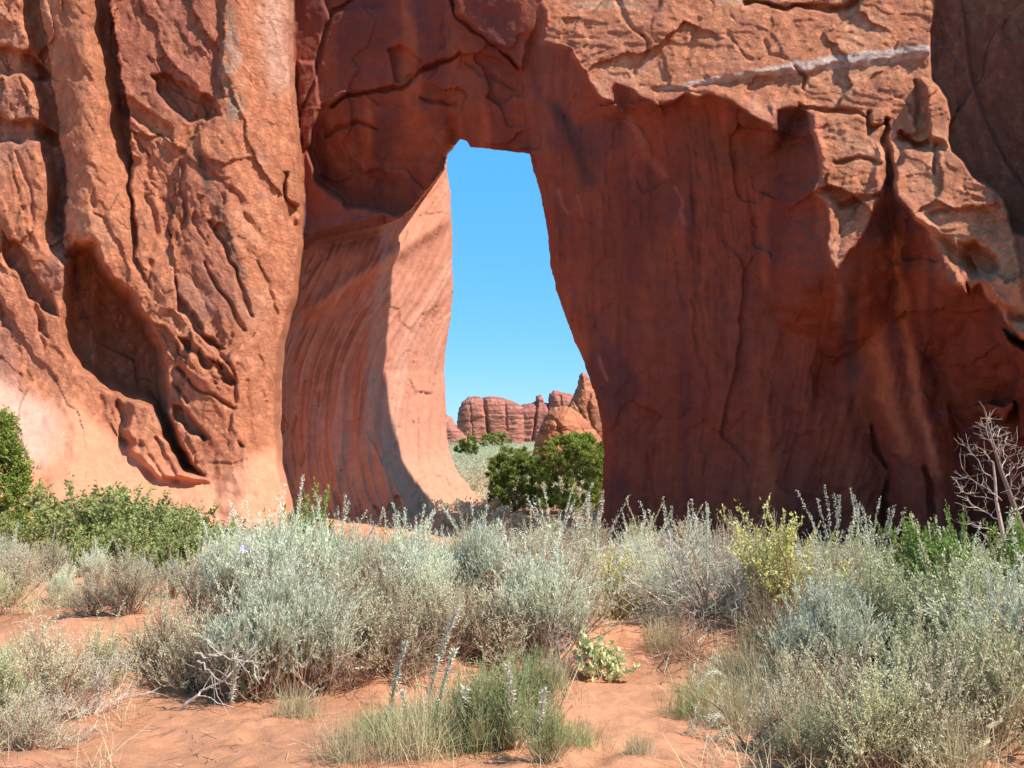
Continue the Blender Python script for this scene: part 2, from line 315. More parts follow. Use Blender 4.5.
    inl = S(6, -1.5, ls + 1.5 * noise(PX * 1.2, PZ * 1.2, 66))
    roll = .55 * np.exp(ls.clip(None, 0) / 9.0)                             # the cap's lip rolls under
    lp = np.clip(ls + 1.0 * noise(PX * 1.2, PZ * 1.2, 66), 0, None)
    turn = C + .065 * lp + .30 * S(0, 5, lp)
    mk = .12; hh = np.clip(.5 + .5 * (P - turn) / mk, 0, 1); sm = P * (1 - hh) + turn * hh - mk * hh * (1 - hh)
    P = np.where(u > 505, np.where(ls > 0, sm, C), P * (1 - inl) + C * inl * (u > 480) + P * inl * (u <= 480))
    rs = poly_sd(wu * .5 + u * .5, wv * .5 + v * .5, RSH)
    RP = 2.4 + .006 * (100 - v).clip(-100, 120) + .7 * S(-3, 3, u - ip(v, [(957,-50),(965,20),(972,80),(986,120),(1005,160),(1030,195)])) + .45 * cells(PX * .3 + .3 * fbm(PX * .4, PZ * .3, 83, 3), PZ * .12, 15)[0] + .25 * fbm(PX * .6, PZ * .25, 2, 4)
    rin = S(2, -2, rs); P = P * (1 - rin) + RP * rin
    P = P - 3.2 * S(1046, 1058, u) * S(330, 200, v) - 1.0 * S(1090, 1200, u)
    # sunlit chips on the lower right
    for pts, d in (([(974,406),(985,403),(1000,408),(1012,402),(1012,412),(1003,424),(994,418),(984,416),(975,412)], 2.6),
                   ([(950,283),(955,272),(964,280),(968,296),(962,296),(956,290)], 1.5), ([(1002,330),(1024,345),(1060,350),(1060,470),(1020,440),(1012,400),(1018,370)], 1.8),
                   ([(1010,318),(1040,322),(1040,345),(1022,338)], 1.2)):
        P = P - d * S(1.5, -2.5, poly_sd(wu, wv, pts))
    # --- left buttress, turned toward the viewer: work in depth y
    bb = np.array
    Y = 37.2 - .4 * np.exp(-((u - 85) / 22) ** 2) * S(300, 200, v) + .9 * S(150, -100, u) + 1.6 * S(225, 300, u) ** 1.5 - .55 * np.exp(-((u - 215) / 55) ** 2) + .012 * (380 - v).clip(-60, 600) * .55
    b1 = ip(wv, [(38,-60),(40,0),(46,50),(56,100),(63,150),(66,200),(64,250)])
    b2 = ip(wv, [(112,-60),(112,0),(116,60),(128,110),(134,150),(133,200),(136,250),(160,320),(172,380),(178,470)])
    b3 = ip(wv, [(222,-60),(224,100),(180,155),(176,200),(170,230),(172,262),(206,330),(230,360)])
    Y = Y + 1.5 * S(-26, -4, wu - b1) * (wu < b1) * S(270, 220, v)
    Y = Y + 1.9 * S(-30, -4, wu - b2) * (wu < b2) * S(185, 130, v) + .4 * S(-9, 0, wu - b2) * (wu < b2) * S(120, 170, v) * S(300, 250, v)
    Y = Y + .35 * S(-26, 0, wu - b3) * (wu < b3) * S(280, 240, v)
    Y = Y - .5 * np.sin(np.clip((wu - b1) / (b2 - b1), 0, 1) * math.pi) * S(330, 260, v)
    # great hollow
    cave = poly_sd(wu, wv, [(62,255),(75,240),(95,245),(122,282),(150,318),(166,345),(170,372),(172,420),(185,452),(200,475),(180,470),(150,410),(118,395),(100,386),(80,372),(62,340),(56,300)])
    Y = Y + (3.0 + .35 * cells(PX * .5, PZ * .25, 17)[0]) * S(1.5, -16, cave) * S(30, 90, u) + 1.0 * S(1.5, -3, cave) * S(90, 110, u)
    # overhanging ledges at the far left
    for pts, d in (([(-60,40),(8,42),(30,50),(48,72),(58,84),(36,82),(24,74),(8,76),(-60,70)], 1.0), ([(-60,112),(10,116),(36,118),(60,135),(64,146),(44,142),(30,140),(0,144),(-60,140)], .9),
                   ([(0,232),(20,245),(34,270),(50,296),(60,318),(44,312),(30,300),(20,276),(0,256)], 1.1), ([(-60,228),(0,232),(0,256),(-60,240)], 1.0),
                   ([(152,72),(168,70),(186,84),(206,92),(219,106),(220,120),(206,125),(188,122),(172,112),(158,96)], .9), ([(116,95),(135,96),(150,112),(172,126),(172,140),(150,136),(130,118),(118,112)], .5),
                   ([(176,333),(196,345),(214,370),(206,372),(190,352)], .7), ([(172,262),(182,300),(205,330),(226,352),(218,354),(196,336),(176,312)], .7),
                   ([(204,355),(222,368),(236,384),(230,392),(214,378)], .7), ([(172,400),(190,412),(204,430),(214,440),(206,442),(188,432),(176,420)], .9), ([(228,425),(240,440),(248,448),(240,448)], .5),
                   ([(282,172),(290,172),(290,200),(300,206),(300,236),(290,225),(284,204)], .8), ([(0,300),(14,330),(0,330)], .3), ([(34,298),(46,320),(48,340),(38,330),(30,310)], .5)):
        s_ = poly_sd(wu, wv, pts) + 2.2 * noise(PX * 2.2, PZ * 2.2, 93); Y = Y + d * .75 * S(.8, -3.5, s_)
    for pts, d, w in (([(134,160),(132,200),(133,240)], .5, 2.2), ([(183,160),(180,185),(186,215),(176,240)], .35, 3), ([(212,222),(226,245),(238,280),(252,315)], .45, 2.6), ([(232,190),(244,212),(256,232)], .35, 4),
                      ([(205,262),(222,290),(236,312),(244,330)], .35, 2), ([(258,262),(268,290),(280,312)], .25, 2.4), ([(260,350),(266,372),(262,420)], .15, 2), ([(95,190),(92,210),(100,216)], .2, 2),
                      ([(148,195),(156,225),(150,250)], .25, 3), ([(150,262),(148,290)], .2, 1.6), ([(20,75),(28,110)], .15, 2), ([(18,150),(28,190),(34,230)], .2, 2.2),
                      ([(40,165),(44,200)], .15, 2), ([(180,365),(198,392),(222,404),(236,410)], .4, 2.4), ([(176,385),(188,404)], .35, 2.4), ([(208,340),(232,372),(236,400),(228,430)], .3, 2.4), ([(247,380),(250,430)], .2, 2),
                      ([(120,405),(122,440),(140,448)], .35, 3), ([(158,440),(172,474)], .35, 2.2), ([(150,455),(165,478),(176,482)], .3, 2), ([(40,330),(44,350)], .2, 2), ([(100,400),(108,425),(120,440)], .3, 3),
                      ([(205,462),(232,466),(244,462)], .15, 2), ([(10,158),(16,215)], .12, 2), ([(258,28),(262,80),(250,100)], .12, 3), ([(245,115),(250,160)], .12, 2.5)):
        Y = Y + .7 * d * vee(line_d(wu, wv, pts), w, cn)
    spur = poly_sd(wu, wv, [(145,385),(156,398),(165,430),(182,460),(205,480),(160,482),(128,452),(122,430),(130,400)])
    Y = Y - .9 * S(3, -8, spur)
    gn = S(115, 150, u) * S(300, 230, u) * S(470, 380, v) + .5 * S(140, 60, u) * S(330, 250, v)
    rough = .35 + .65 * np.clip(gn, 0, 1)
    ax, az = PX + .45 * PZ, PZ - .3 * PX
    fm = .25 + .75 * S(-.1, .45, noise(PX * .35, PZ * .22, 77)); rough = np.maximum(rough * fm, .16)
    rough = rough * (1 - .8 * S(0, 30, wv - iu(u, [(-400,330),(0,368),(75,392),(160,455),(215,470),(260,440),(300,440)])))
    qx, qz = ax + .5 * fbm(PX * .5, PZ * .35, 51, 3) + .10 * noise(PX * 2.5, PZ * 2.0, 53), az + .8 * fbm(PX * .4, PZ * .3, 52, 3) + .12 * noise(PX * 2.5, PZ * 2.0, 54)
    k1, e1_, i1_ = cells(qx * .42, qz * .15, 3); k2, e2_, i2_ = cells(qx * 1.0, qz * .40, 4); k3, e3_, i3_ = cells(qx * 2.6, qz * 1.2, 5); k4, e4_, _ = cells(qx * 6, qz * 3.2, 6)
    Y = Y + .62 * k1 * (.35 + .65 * rough) + .34 * k2 * rough * S(.2, .6, i1_ + .3 * gn) + .16 * k3 * (.25 + .75 * rough) * S(.2, .6, i2_ + .2 * gn) + .06 * k4 * (.3 + .7 * rough) * S(.3, .6, i3_)
    Y = Y + .25 * rough * spall(ax * .30, az * .12, 6, 3, 3, .04) + .035 * rough * fbm(ax * 3.2, az * 2.5, 11, 5)
    Y = Y + .15 * fbm(PX * .6 + .3 * PZ, PZ * .3, 6, 3) + .015 * fbm(PX * 4, PZ * 2.5, 2, 3, ridge=True) * rough
    ap = wv - iu(u, [(-400,330),(-60,356),(0,368),(40,386),(75,392),(110,425),(160,455),(215,470),(260,440),(285,430),(300,440)])
    aps = 12 * np.log1p(np.exp(np.clip(ap / 12, -30, 30)))
    Y = Y - .050 * aps * (1 - .35 * S(200, 290, u)) + 0
    Pb = (rx * ST + CT) * Y - 38 * CT
    ed = ip(v, EDGE) + 1.5 * noise(PX * 1.5, PZ * 1.5, 2)
    w = S(-4, 5, u - ed); P = Pb * (1 - w) + P * w
    P = np.where(u < 560, P + .035 * fbm(PX * 2.2, PZ * 1.6, 3, 4), P + .03 * fbm(PX * 2.2, PZ * 2.2, 3, 4))
    # cracks in the sheltered faces
    for pts, d, w_ in (([(334,108),(350,98),(372,92),(392,85),(408,84),(432,66),(448,60),(460,52)], .5, 1.8), ([(352,0),(330,18),(322,35),(318,60),(310,95),(300,115)], .35, 2), ([(447,-10),(456,14),(470,30),(498,46),(520,72)], .45, 2),
                       ([(420,96),(440,100),(456,104)], .3, 1.5), ([(325,138),(338,128),(358,120),(378,128)], .3, 1.6), ([(466,62),(480,75),(515,92)], .15, 2), ([(690,300),(697,345),(705,375),(712,395)], .2, 2),
                       ([(700,250),(696,300),(706,335),(730,365),(748,375)], .12, 2.5), ([(826,275),(820,330),(816,375)], .25, 2), ([(773,395),(785,408),(800,412)], .12, 2), ([(745,412),(728,432),(732,452)], .14, 2.5),
                       ([(925,470),(935,520),(945,560)], .5, 4), ([(872,430),(876,452),(888,470),(885,530)], .5, 3), ([(896,455),(902,478)], .3, 2.5)):
        P = P + (.5 if pts[0][0] > 560 and w_ < 3 else .9) * d * vee(line_d(wu, wv, pts), w_, cn)
    # rounding at the opening's rims and at the top
    rr = np.clip(1 - hs / 9, 0, 1); P = P + .75 * (1 - np.sqrt(np.clip(1 - rr * rr, 0, 1)))
    tq = S(860, 930, u); tp = S(0, 1, ((-50 - 120 * tq) - v) / 60); P = P * (1 - tp) + 3.3 * tp
    # ---------------- the rock's colour, with some shade painted in
    n1 = fbm(PX * .35, PZ * .35, 1, 4); n2 = fbm(PX * 1.2, PZ * 1.2, 2, 4)
    vs = fbm(PX * 1.3, PZ * .10, 3, 4); vs2 = fbm(PX * 4.5, PZ * .35, 4, 3)
    left = u < ed + 3
    blend((.63, .32, .18), S(.0, .9, n1) * .7); blend((.41, .145, .078), S(.05, .9, n2) * .65)
    blend((.36, .20, .145), S(.25, .7, noise(PX * .5, PZ * .3, 12)) * .5)                                 # greyish skin
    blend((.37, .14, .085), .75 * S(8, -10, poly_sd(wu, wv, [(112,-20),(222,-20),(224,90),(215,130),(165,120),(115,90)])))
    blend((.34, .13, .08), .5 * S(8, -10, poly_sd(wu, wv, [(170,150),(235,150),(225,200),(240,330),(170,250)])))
    blend((.62, .55, .46), .32 * S(1.5, -3, poly_sd(wu, wv, [(218,20),(240,25),(246,118),(228,120),(220,80)])) * S(-.2, .4, n2))
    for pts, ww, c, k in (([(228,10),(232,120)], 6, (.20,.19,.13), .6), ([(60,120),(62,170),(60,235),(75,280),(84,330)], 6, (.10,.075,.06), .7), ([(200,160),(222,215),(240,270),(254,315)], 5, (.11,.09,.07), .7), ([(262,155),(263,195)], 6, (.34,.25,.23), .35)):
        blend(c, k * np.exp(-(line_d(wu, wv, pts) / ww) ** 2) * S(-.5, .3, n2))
    blend((.62, .38, .27), .85 * S(10, -15, poly_sd(wu, wv, [(262,-20),(290,-20),(292,90),(270,95),(258,50)])))
    blend((.49, .32, .235), .85 * S(10, -14, poly_sd(wu, wv, [(-60,365),(20,385),(58,408),(62,440),(50,470),(-60,470)])))   # pale dusty slab on the apron
    blend((.50, .245, .14), .8 * S(0, 25, ap) * S(30, 75, u))
    fl = np.clip(S(.55, .9, noise(PX * 9, PZ * 14, 3)) * S(-.1, .4, noise(PX * .8, PZ * .8, 3)), 0, 1) * S(6, 20, ap) * (u < 130); blend((.75, .62, .52), fl)
    # alcove and lintel: shade painted into the colour, with vertical varnish streaks
    # mask follows the shaded side of the cap's lip; noise frays its edge
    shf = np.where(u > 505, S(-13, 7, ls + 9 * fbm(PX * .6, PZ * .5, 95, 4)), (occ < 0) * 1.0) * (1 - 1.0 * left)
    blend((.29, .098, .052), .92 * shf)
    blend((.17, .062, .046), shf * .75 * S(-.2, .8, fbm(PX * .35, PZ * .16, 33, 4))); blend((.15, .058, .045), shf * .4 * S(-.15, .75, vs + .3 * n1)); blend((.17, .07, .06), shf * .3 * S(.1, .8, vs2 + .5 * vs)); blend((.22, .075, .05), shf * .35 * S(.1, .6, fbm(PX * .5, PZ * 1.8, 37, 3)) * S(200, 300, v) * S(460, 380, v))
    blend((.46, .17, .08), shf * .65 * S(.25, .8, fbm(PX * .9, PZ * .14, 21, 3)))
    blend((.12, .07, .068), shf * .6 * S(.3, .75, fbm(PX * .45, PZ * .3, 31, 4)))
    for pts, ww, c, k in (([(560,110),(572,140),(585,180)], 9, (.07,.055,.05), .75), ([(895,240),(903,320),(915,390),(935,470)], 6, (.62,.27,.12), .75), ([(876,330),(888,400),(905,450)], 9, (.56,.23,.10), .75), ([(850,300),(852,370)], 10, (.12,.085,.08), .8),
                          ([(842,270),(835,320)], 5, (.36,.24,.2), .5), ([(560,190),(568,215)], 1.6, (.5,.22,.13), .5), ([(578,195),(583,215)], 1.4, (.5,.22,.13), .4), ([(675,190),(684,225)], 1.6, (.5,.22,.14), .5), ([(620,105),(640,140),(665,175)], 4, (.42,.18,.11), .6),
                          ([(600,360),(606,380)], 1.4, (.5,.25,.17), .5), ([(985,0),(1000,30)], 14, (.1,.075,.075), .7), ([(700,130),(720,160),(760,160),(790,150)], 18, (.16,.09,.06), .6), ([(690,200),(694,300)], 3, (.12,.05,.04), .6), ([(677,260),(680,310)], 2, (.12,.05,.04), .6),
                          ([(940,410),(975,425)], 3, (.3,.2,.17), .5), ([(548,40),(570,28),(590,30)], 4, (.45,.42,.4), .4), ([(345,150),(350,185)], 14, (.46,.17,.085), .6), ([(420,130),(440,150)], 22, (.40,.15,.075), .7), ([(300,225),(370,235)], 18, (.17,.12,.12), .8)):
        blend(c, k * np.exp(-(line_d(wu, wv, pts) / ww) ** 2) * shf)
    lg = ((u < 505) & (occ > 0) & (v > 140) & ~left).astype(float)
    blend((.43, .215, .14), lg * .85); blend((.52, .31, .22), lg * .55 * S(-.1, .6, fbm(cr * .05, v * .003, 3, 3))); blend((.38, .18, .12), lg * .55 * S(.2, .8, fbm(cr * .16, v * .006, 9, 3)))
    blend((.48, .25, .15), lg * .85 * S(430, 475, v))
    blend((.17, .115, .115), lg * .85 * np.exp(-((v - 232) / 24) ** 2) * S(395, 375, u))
    cp = (S(1, -2, ls) * (u > 500)); 
    blend((.56, .24, .12), cp * .6); blend((.66, .35, .19), cp * .6 * S(-.1, .6, n1)); blend((.40, .17, .11), cp * .6 * S(.1, .8, n2))
    wbd = line_d(u, v + 2.5 * noise(PX * 1.2, PZ, 4), [(655,90),(700,82),(745,75),(800,67),(850,60),(890,55),(928,51)])
    blend((.60, .50, .41), cp * .85 * S(1.0, -1.5, wbd - iu(u, [(640,0),(690,3),(760,3.0),(800,6),(870,8),(930,6)]) * (1 + .4 * n2)))
    blend((.50, .36, .24), cp * .7 * S(12, 4, np.abs(v - iu(u, [(640,0),(720,0),(800,-6),(930,-20)]))) * S(.0, .5, noise(PX * .3, PZ * 2, 5)))
    blend((.38, .14, .085), rin * .8); shade_vr = shf[..., None]; col = col * (1.12 * (1 - shade_vr) + shade_vr * np.array([.82, .72, .78])) * np.array([1.0, .89, .90])  # recess shade painted dark red; shaded faces darkened, other rock brightened
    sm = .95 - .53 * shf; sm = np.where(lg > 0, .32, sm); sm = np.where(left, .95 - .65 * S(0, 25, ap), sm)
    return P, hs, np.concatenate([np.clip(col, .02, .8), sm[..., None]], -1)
def to_xyz(u, v, P):
    rx, rz = ray(u, v); y = (38 * CT + P) / (rx * ST + CT)
    return np.stack([rx * y, y, rz * y], -1)
def pback(u, v):
    edge = np.where(v < 143, 440, 505.0)
    return np.maximum(3.45 + 1.6 * S(350, 440, v) + 8.5 * S(8, -8, u - edge), 3.45 + 2.6 * S(505, 440, u) * (v < 143))
def build_fin():
    us = np.concatenate([np.arange(-420, -12, 7.0), np.arange(-8, 1034, 1.28), np.arange(1036, 1500, 7.0)])
    vs = np.concatenate([np.arange(-262, -10, 6.0), np.arange(-6, 566, 1.28), np.arange(569, 660, 8.0)])
    U, V = np.meshgrid(us, vs)
    hs = poly_sd(U, V, HOLE) + .8 * noise(U * .08, V * .08, 2) + .5 * noise(U * .25, V * .25, 3)
    n, k = U.shape; idx = np.arange(n * k).reshape(n, k)
    q = np.stack([idx[:-1, :-1], idx[:-1, 1:], idx[1:, 1:], idx[1:, :-1]], -1).reshape(-1, 4)
    f = hs.ravel(); q = q[(f[q] > 0).any(1)]
    gv, gu = np.gradient(hs, vs, us); gl = np.sqrt(gu ** 2 + gv ** 2) + 1e-6
    m = hs < 0
    U = np.where(m, U - hs * gu / gl ** 2, U); V = np.where(m, V - hs * gv / gl ** 2, V)
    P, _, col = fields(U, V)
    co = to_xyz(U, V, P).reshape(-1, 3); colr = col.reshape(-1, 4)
    # rim: boundary edges run back to the rear face, spreading outward
    ed = np.concatenate([q[:, [0, 1]], q[:, [1, 2]], q[:, [2, 3]], q[:, [3, 0]]])
    key = np.sort(ed, 1); kk = key[:, 0] * (n * k) + key[:, 1]
    un, inv, cnt = np.unique(kk, return_inverse=True, return_counts=True); be = ed[cnt[inv] == 1]
    bv = np.unique(be); mp = -np.ones(n * k, int); mp[bv] = n * k + np.arange(len(bv))
    bu, bvv = U.ravel()[bv], V.ravel()[bv]; gg = np.stack([(gu / gl).ravel()[bv], (gv / gl).ravel()[bv]], 1)
    inner = (hs.ravel()[bv] < 3)
    bu2, bv2 = bu + gg[:, 0] * 12 * inner, bvv + gg[:, 1] * 12 * inner
    Pr = np.maximum(pback(bu2, bv2) + .25, P.ravel()[bv] + .3)
    co2 = to_xyz(bu2, bv2, Pr)
    rim = np.stack([be[:, 1], be[:, 0], mp[be[:, 0]], mp[be[:, 1]]], 1)
    # rear face, coarser
    ub, vb = np.arange(-420, 1504, 8.0), np.arange(-262, 664, 8.0); UB, VB = np.meshgrid(ub, vb)
    hb = poly_sd(UB, VB, HOLE) - 10; kb = UB.shape[1]; ib = np.arange(UB.size).reshape(UB.shape)
    qb = np.stack([ib[:-1, :-1], ib[1:, :-1], ib[1:, 1:], ib[:-1, 1:]], -1).reshape(-1, 4); qb = qb[(hb.ravel()[qb] > 0).any(1)]
    gv, gu = np.gradient(hb, vb, ub); gl = np.sqrt(gu ** 2 + gv ** 2) + 1e-6; m = hb < 0
    UB = np.where(m, UB - hb * gu / gl ** 2, UB); VB = np.where(m, VB - hb * gv / gl ** 2, VB)
    PB = pback(UB, VB) + .15 * fbm(UB * .02, VB * .02, 3, 3)
    cob = to_xyz(UB, VB, PB).reshape(-1, 3)
    # keep used vertices only
    co = np.concatenate([co, co2, cob]); colr = np.concatenate([colr, colr[bv], np.zeros((len(cob), 4)) + np.array([.45, .2, .12, 1])])
    off = n * k + len(bv); Q = np.concatenate([q, rim, qb + off])
    used = np.unique(Q); rem = np.zeros(len(co), int); rem[used] = np.arange(len(used))
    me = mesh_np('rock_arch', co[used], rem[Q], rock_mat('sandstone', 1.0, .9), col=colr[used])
    tag(link('rock_arch', me), 'tall red sandstone fin pierced by a tall natural arch opening', 'rock arch')
build_fin()
# ------------------------------------------------------------------ rocks beyond the opening
def at(u, v, y):
    rx, rz = ray(u, v); return np.array([rx * y, y, rz * y])
def boulder(name, pts, y, bulge, step, mat, base, seed, strata=0.0, joints=(), thick=None, rough=.12):
    """a free-standing rock: outline at its own distance, swelling toward and away from the viewer"""
    u0, u1 = min(p[0] for p in pts) - 2, max(p[0] for p in pts) + 2; v0, v1 = min(p[1] for p in pts) - 2, max(p[1] for p in pts) + 2
    us, vs = np.arange(u0, u1, step), np.arange(v0, v1, step); U, V = np.meshgrid(us, vs); sc_ = y / F
    sd = poly_sd(U, V, pts) + .9 * noise(U * .3, V * .3, seed) + .4 * noise(U * .9, V * .9, seed)
    n, k = U.shape; idx = np.arange(n * k).reshape(n, k)
    q = np.stack([idx[:-1, :-1], idx[:-1, 1:], idx[1:, 1:], idx[1:, :-1]], -1).reshape(-1, 4); q = q[(sd.ravel()[q] < 0).any(1)]
    gv, gu = np.gradient(sd, vs, us); g2 = gu ** 2 + gv ** 2 + 1e-6; m = sd > 0
    U = np.where(m, U - sd * gu / g2, U); V = np.where(m, V - sd * gv / g2, V)
    d = np.clip(-sd, 0, None) / bulge; t = np.clip(d, 0, 1); prof = np.sqrt(1 - (1 - t) ** 2)
    B = bulge * sc_
    wx, wz = U * sc_, V * sc_
    h = prof * B * 1.3 + rough * B * fbm(U * .06, V * .09, seed, 5) * prof
    if strata: h = h + strata * sc_ * prof * (fbm(U * .02, V * .35, seed + 3, 3) + .6 * S(.1, .3, noise(U * .015, V * .22, seed + 5)))
    for (jp, dd, w) in joints: h = h - dd * sc_ * np.exp(-(line_d(U + 1.2 * noise(U * .2, V * .2, 4), V, jp) / w) ** 2)
    rx, rz = ray(U, V)
    def pos(yy): return np.stack([rx * yy, yy, rz * yy], -1).reshape(-1, 3)
    fr = pos(y - h); bk = pos(y + prof * B * (thick or 1.3)); co = np.concatenate([fr, bk]); N_ = n * k
    bd = (sd.ravel() >= 0)
    qb = q[:, ::-1] + N_; vm = np.arange(2 * N_); vm[N_:][bd] = np.arange(N_)[bd]; Q = np.concatenate([q, vm[qb]])
    c = np.array(base) * (1 + .25 * fbm(U * .05, V * .12, seed + 9, 4))[..., None] * (1 - .35 * S(.1, .6, noise(U * .02, V * .3, seed + 7)))[..., None]
    c = np.concatenate([c.reshape(-1, 3)] * 2)
    used = np.unique(Q); rem = np.zeros(len(co), int); rem[used] = np.arange(len(used))
    return mesh_np(name, co[used], rem[Q], mat, col=np.clip(c[used], .02, .8))
far_mat = rock_mat('far sandstone', .12, .5); mid_mat = rock_mat('near boulder sandstone', .5, .6)
def rock(name, label, cat, *a, **k):
    return tag(link(name, boulder(name, *a, **k)), label, cat)
rock('butte', 'flat-topped red butte with vertical clefts, farthest left of the distant cliffs seen through the arch', 'butte',
     [(456,450),(457,425),(458,412),(462,402),(468,397),(476,396),(482,398),(490,396),(500,397),(510,400),(519,404),(524,408),(524,450)], 330, 12, .35, far_mat, (.46, .175, .125), 3, .5,
     joints=[([(483,396),(486,415),(489,440)], 5, 1.6), ([(505,402),(507,430)], 2, 1.2), ([(470,404),(473,440)], 1.5, 1)])
rock('cliff_band', 'long dark red cliff with knobs on its rim, behind the orange dome', 'cliff',
     [(505,450),(512,420),(519,406),(530,403),(535,402),(536,396),(541,395),(544,399),(543,402),(548,403),(549,394),(554,390),(562,392),(570,394),(580,398),(600,402),(625,410),(640,450)], 400, 13, .35, far_mat, (.42, .155, .115), 8, .5,
     joints=[([(537,402),(533,440)], 4, 1.5), ([(548,404),(550,425)], 4, 1.2), ([(560,396),(566,430)], 3, 1.2)])
rock('low_outcrop', 'low rounded red outcrop beside the foot of the far abutment', 'rock outcrop',
     [(430,450),(436,420),(444,412),(452,418),(458,428),(466,436),(474,446),(474,450)], 260, 10, .4, far_mat, (.44, .18, .125), 12, .5)
rock('rock_spire', 'pointed orange rock spire standing behind the dome', 'rock spire',
     [(556,470),(560,430),(566,410),(572,398),(577,388),(579,377),(582,372),(587,374),(592,385),(600,400),(612,412),(622,440),(626,470)], 120, 12, .45, mid_mat, (.48, .18, .10), 21, .2,
     joints=[([(590,380),(588,410),(596,440)], 4, 2), ([(575,400),(584,420)], 2.5, 1.5)])
rock('rock_dome', 'smooth rounded orange sandstone dome rising behind the junipers', 'rock dome',
     [(526,475),(532,455),(537,436),(543,420),(549,411),(556,407),(564,405),(571,407),(580,414),(590,425),(600,436),(608,450),(616,475)], 92, 26, .55, mid_mat, (.50, .185, .095), 30, .15,
     joints=[([(556,420),(562,440),(572,452)], 3, 2), ([(575,415),(586,440),(588,455)], 2, 1.5)])

# ------------------------------------------------------------------ plants
def leaf_mat(name, c1, c2, trans=.25, rough=.75):
    m, nt, b = new_mat(name, rough); N, Lk = nt.nodes, nt.links
    at_ = N.new('ShaderNodeVertexColor'); at_.layer_name = 'Col'
    sp = N.new('ShaderNodeSeparateColor'); Lk.new(at_.outputs[0], sp.inputs[0])
    mx = N.new('ShaderNodeMix'); mx.data_type = 'RGBA'; Lk.new(sp.outputs[0], mx.inputs[0]); mx.inputs[6].default_value = (*c1, 1); mx.inputs[7].default_value = (*c2, 1)
    oi = N.new('ShaderNodeObjectInfo'); hs = N.new('ShaderNodeHueSaturation'); r = N.new('ShaderNodeMapRange'); r.inputs[3].default_value = .82; r.inputs[4].default_value = 1.16
    Lk.new(oi.outputs['Random'], r.inputs[0]); Lk.new(r.outputs[0], hs.inputs['Value']); Lk.new(mx.outputs[2], hs.inputs['Color']); Lk.new(hs.outputs[0], b.inputs['Base Color'])
    if trans:
        t = N.new('ShaderNodeBsdfTranslucent'); Lk.new(hs.outputs[0], t.inputs[0]); ms = N.new('ShaderNodeMixShader'); ms.inputs[0].default_value = trans
        Lk.new(b.outputs[0], ms.inputs[1]); Lk.new(t.outputs[0], ms.inputs[2]); Lk.new(ms.outputs[0], nt.nodes['Material Output'].inputs[0])
    return m
M = dict(
    sage=leaf_mat('silvery sage leaf', (.55, .57, .38), (.90, .90, .70), .32),
    sage_warm=leaf_mat('dusty sage leaf', (.48, .44, .26), (.80, .74, .52), .32),
    olive=leaf_mat('grey green leaf', (.36, .37, .17), (.76, .74, .46), .32),
    yellow=leaf_mat('yellow green leaf', (.58, .54, .14), (.90, .80, .34)),
    green=leaf_mat('bright green leaf', (.12, .21, .03), (.36, .44, .11)),
    oak=leaf_mat('scrub leaf', (.17, .22, .05), (.44, .47, .18)),
    juniper=leaf_mat('juniper needles', (.10, .15, .022), (.44, .50, .11), .15),
    pale=leaf_mat('pale cream leaf', (.58, .60, .24), (.86, .82, .45)),
    broom=leaf_mat('green broom stem', (.22, .26, .09), (.52, .55, .26)),
    straw=leaf_mat('straw', (.42, .33, .17), (.68, .58, .36), .2),
    wood=leaf_mat('brown twig', (.24, .12, .07), (.50, .33, .23), 0, .9),
    grey=leaf_mat('bleached twig', (.34, .27, .21), (.62, .53, .44), 0, .9),
    bark=leaf_mat('grey brown bark', (.16, .11, .085), (.34, .27, .22), 0, .9),
    spike=leaf_mat('pale seed head', (.50, .46, .33), (.80, .76, .60)),
    petal=leaf_mat('white petal', (.62, .50, .64), (.80, .76, .80)),
)
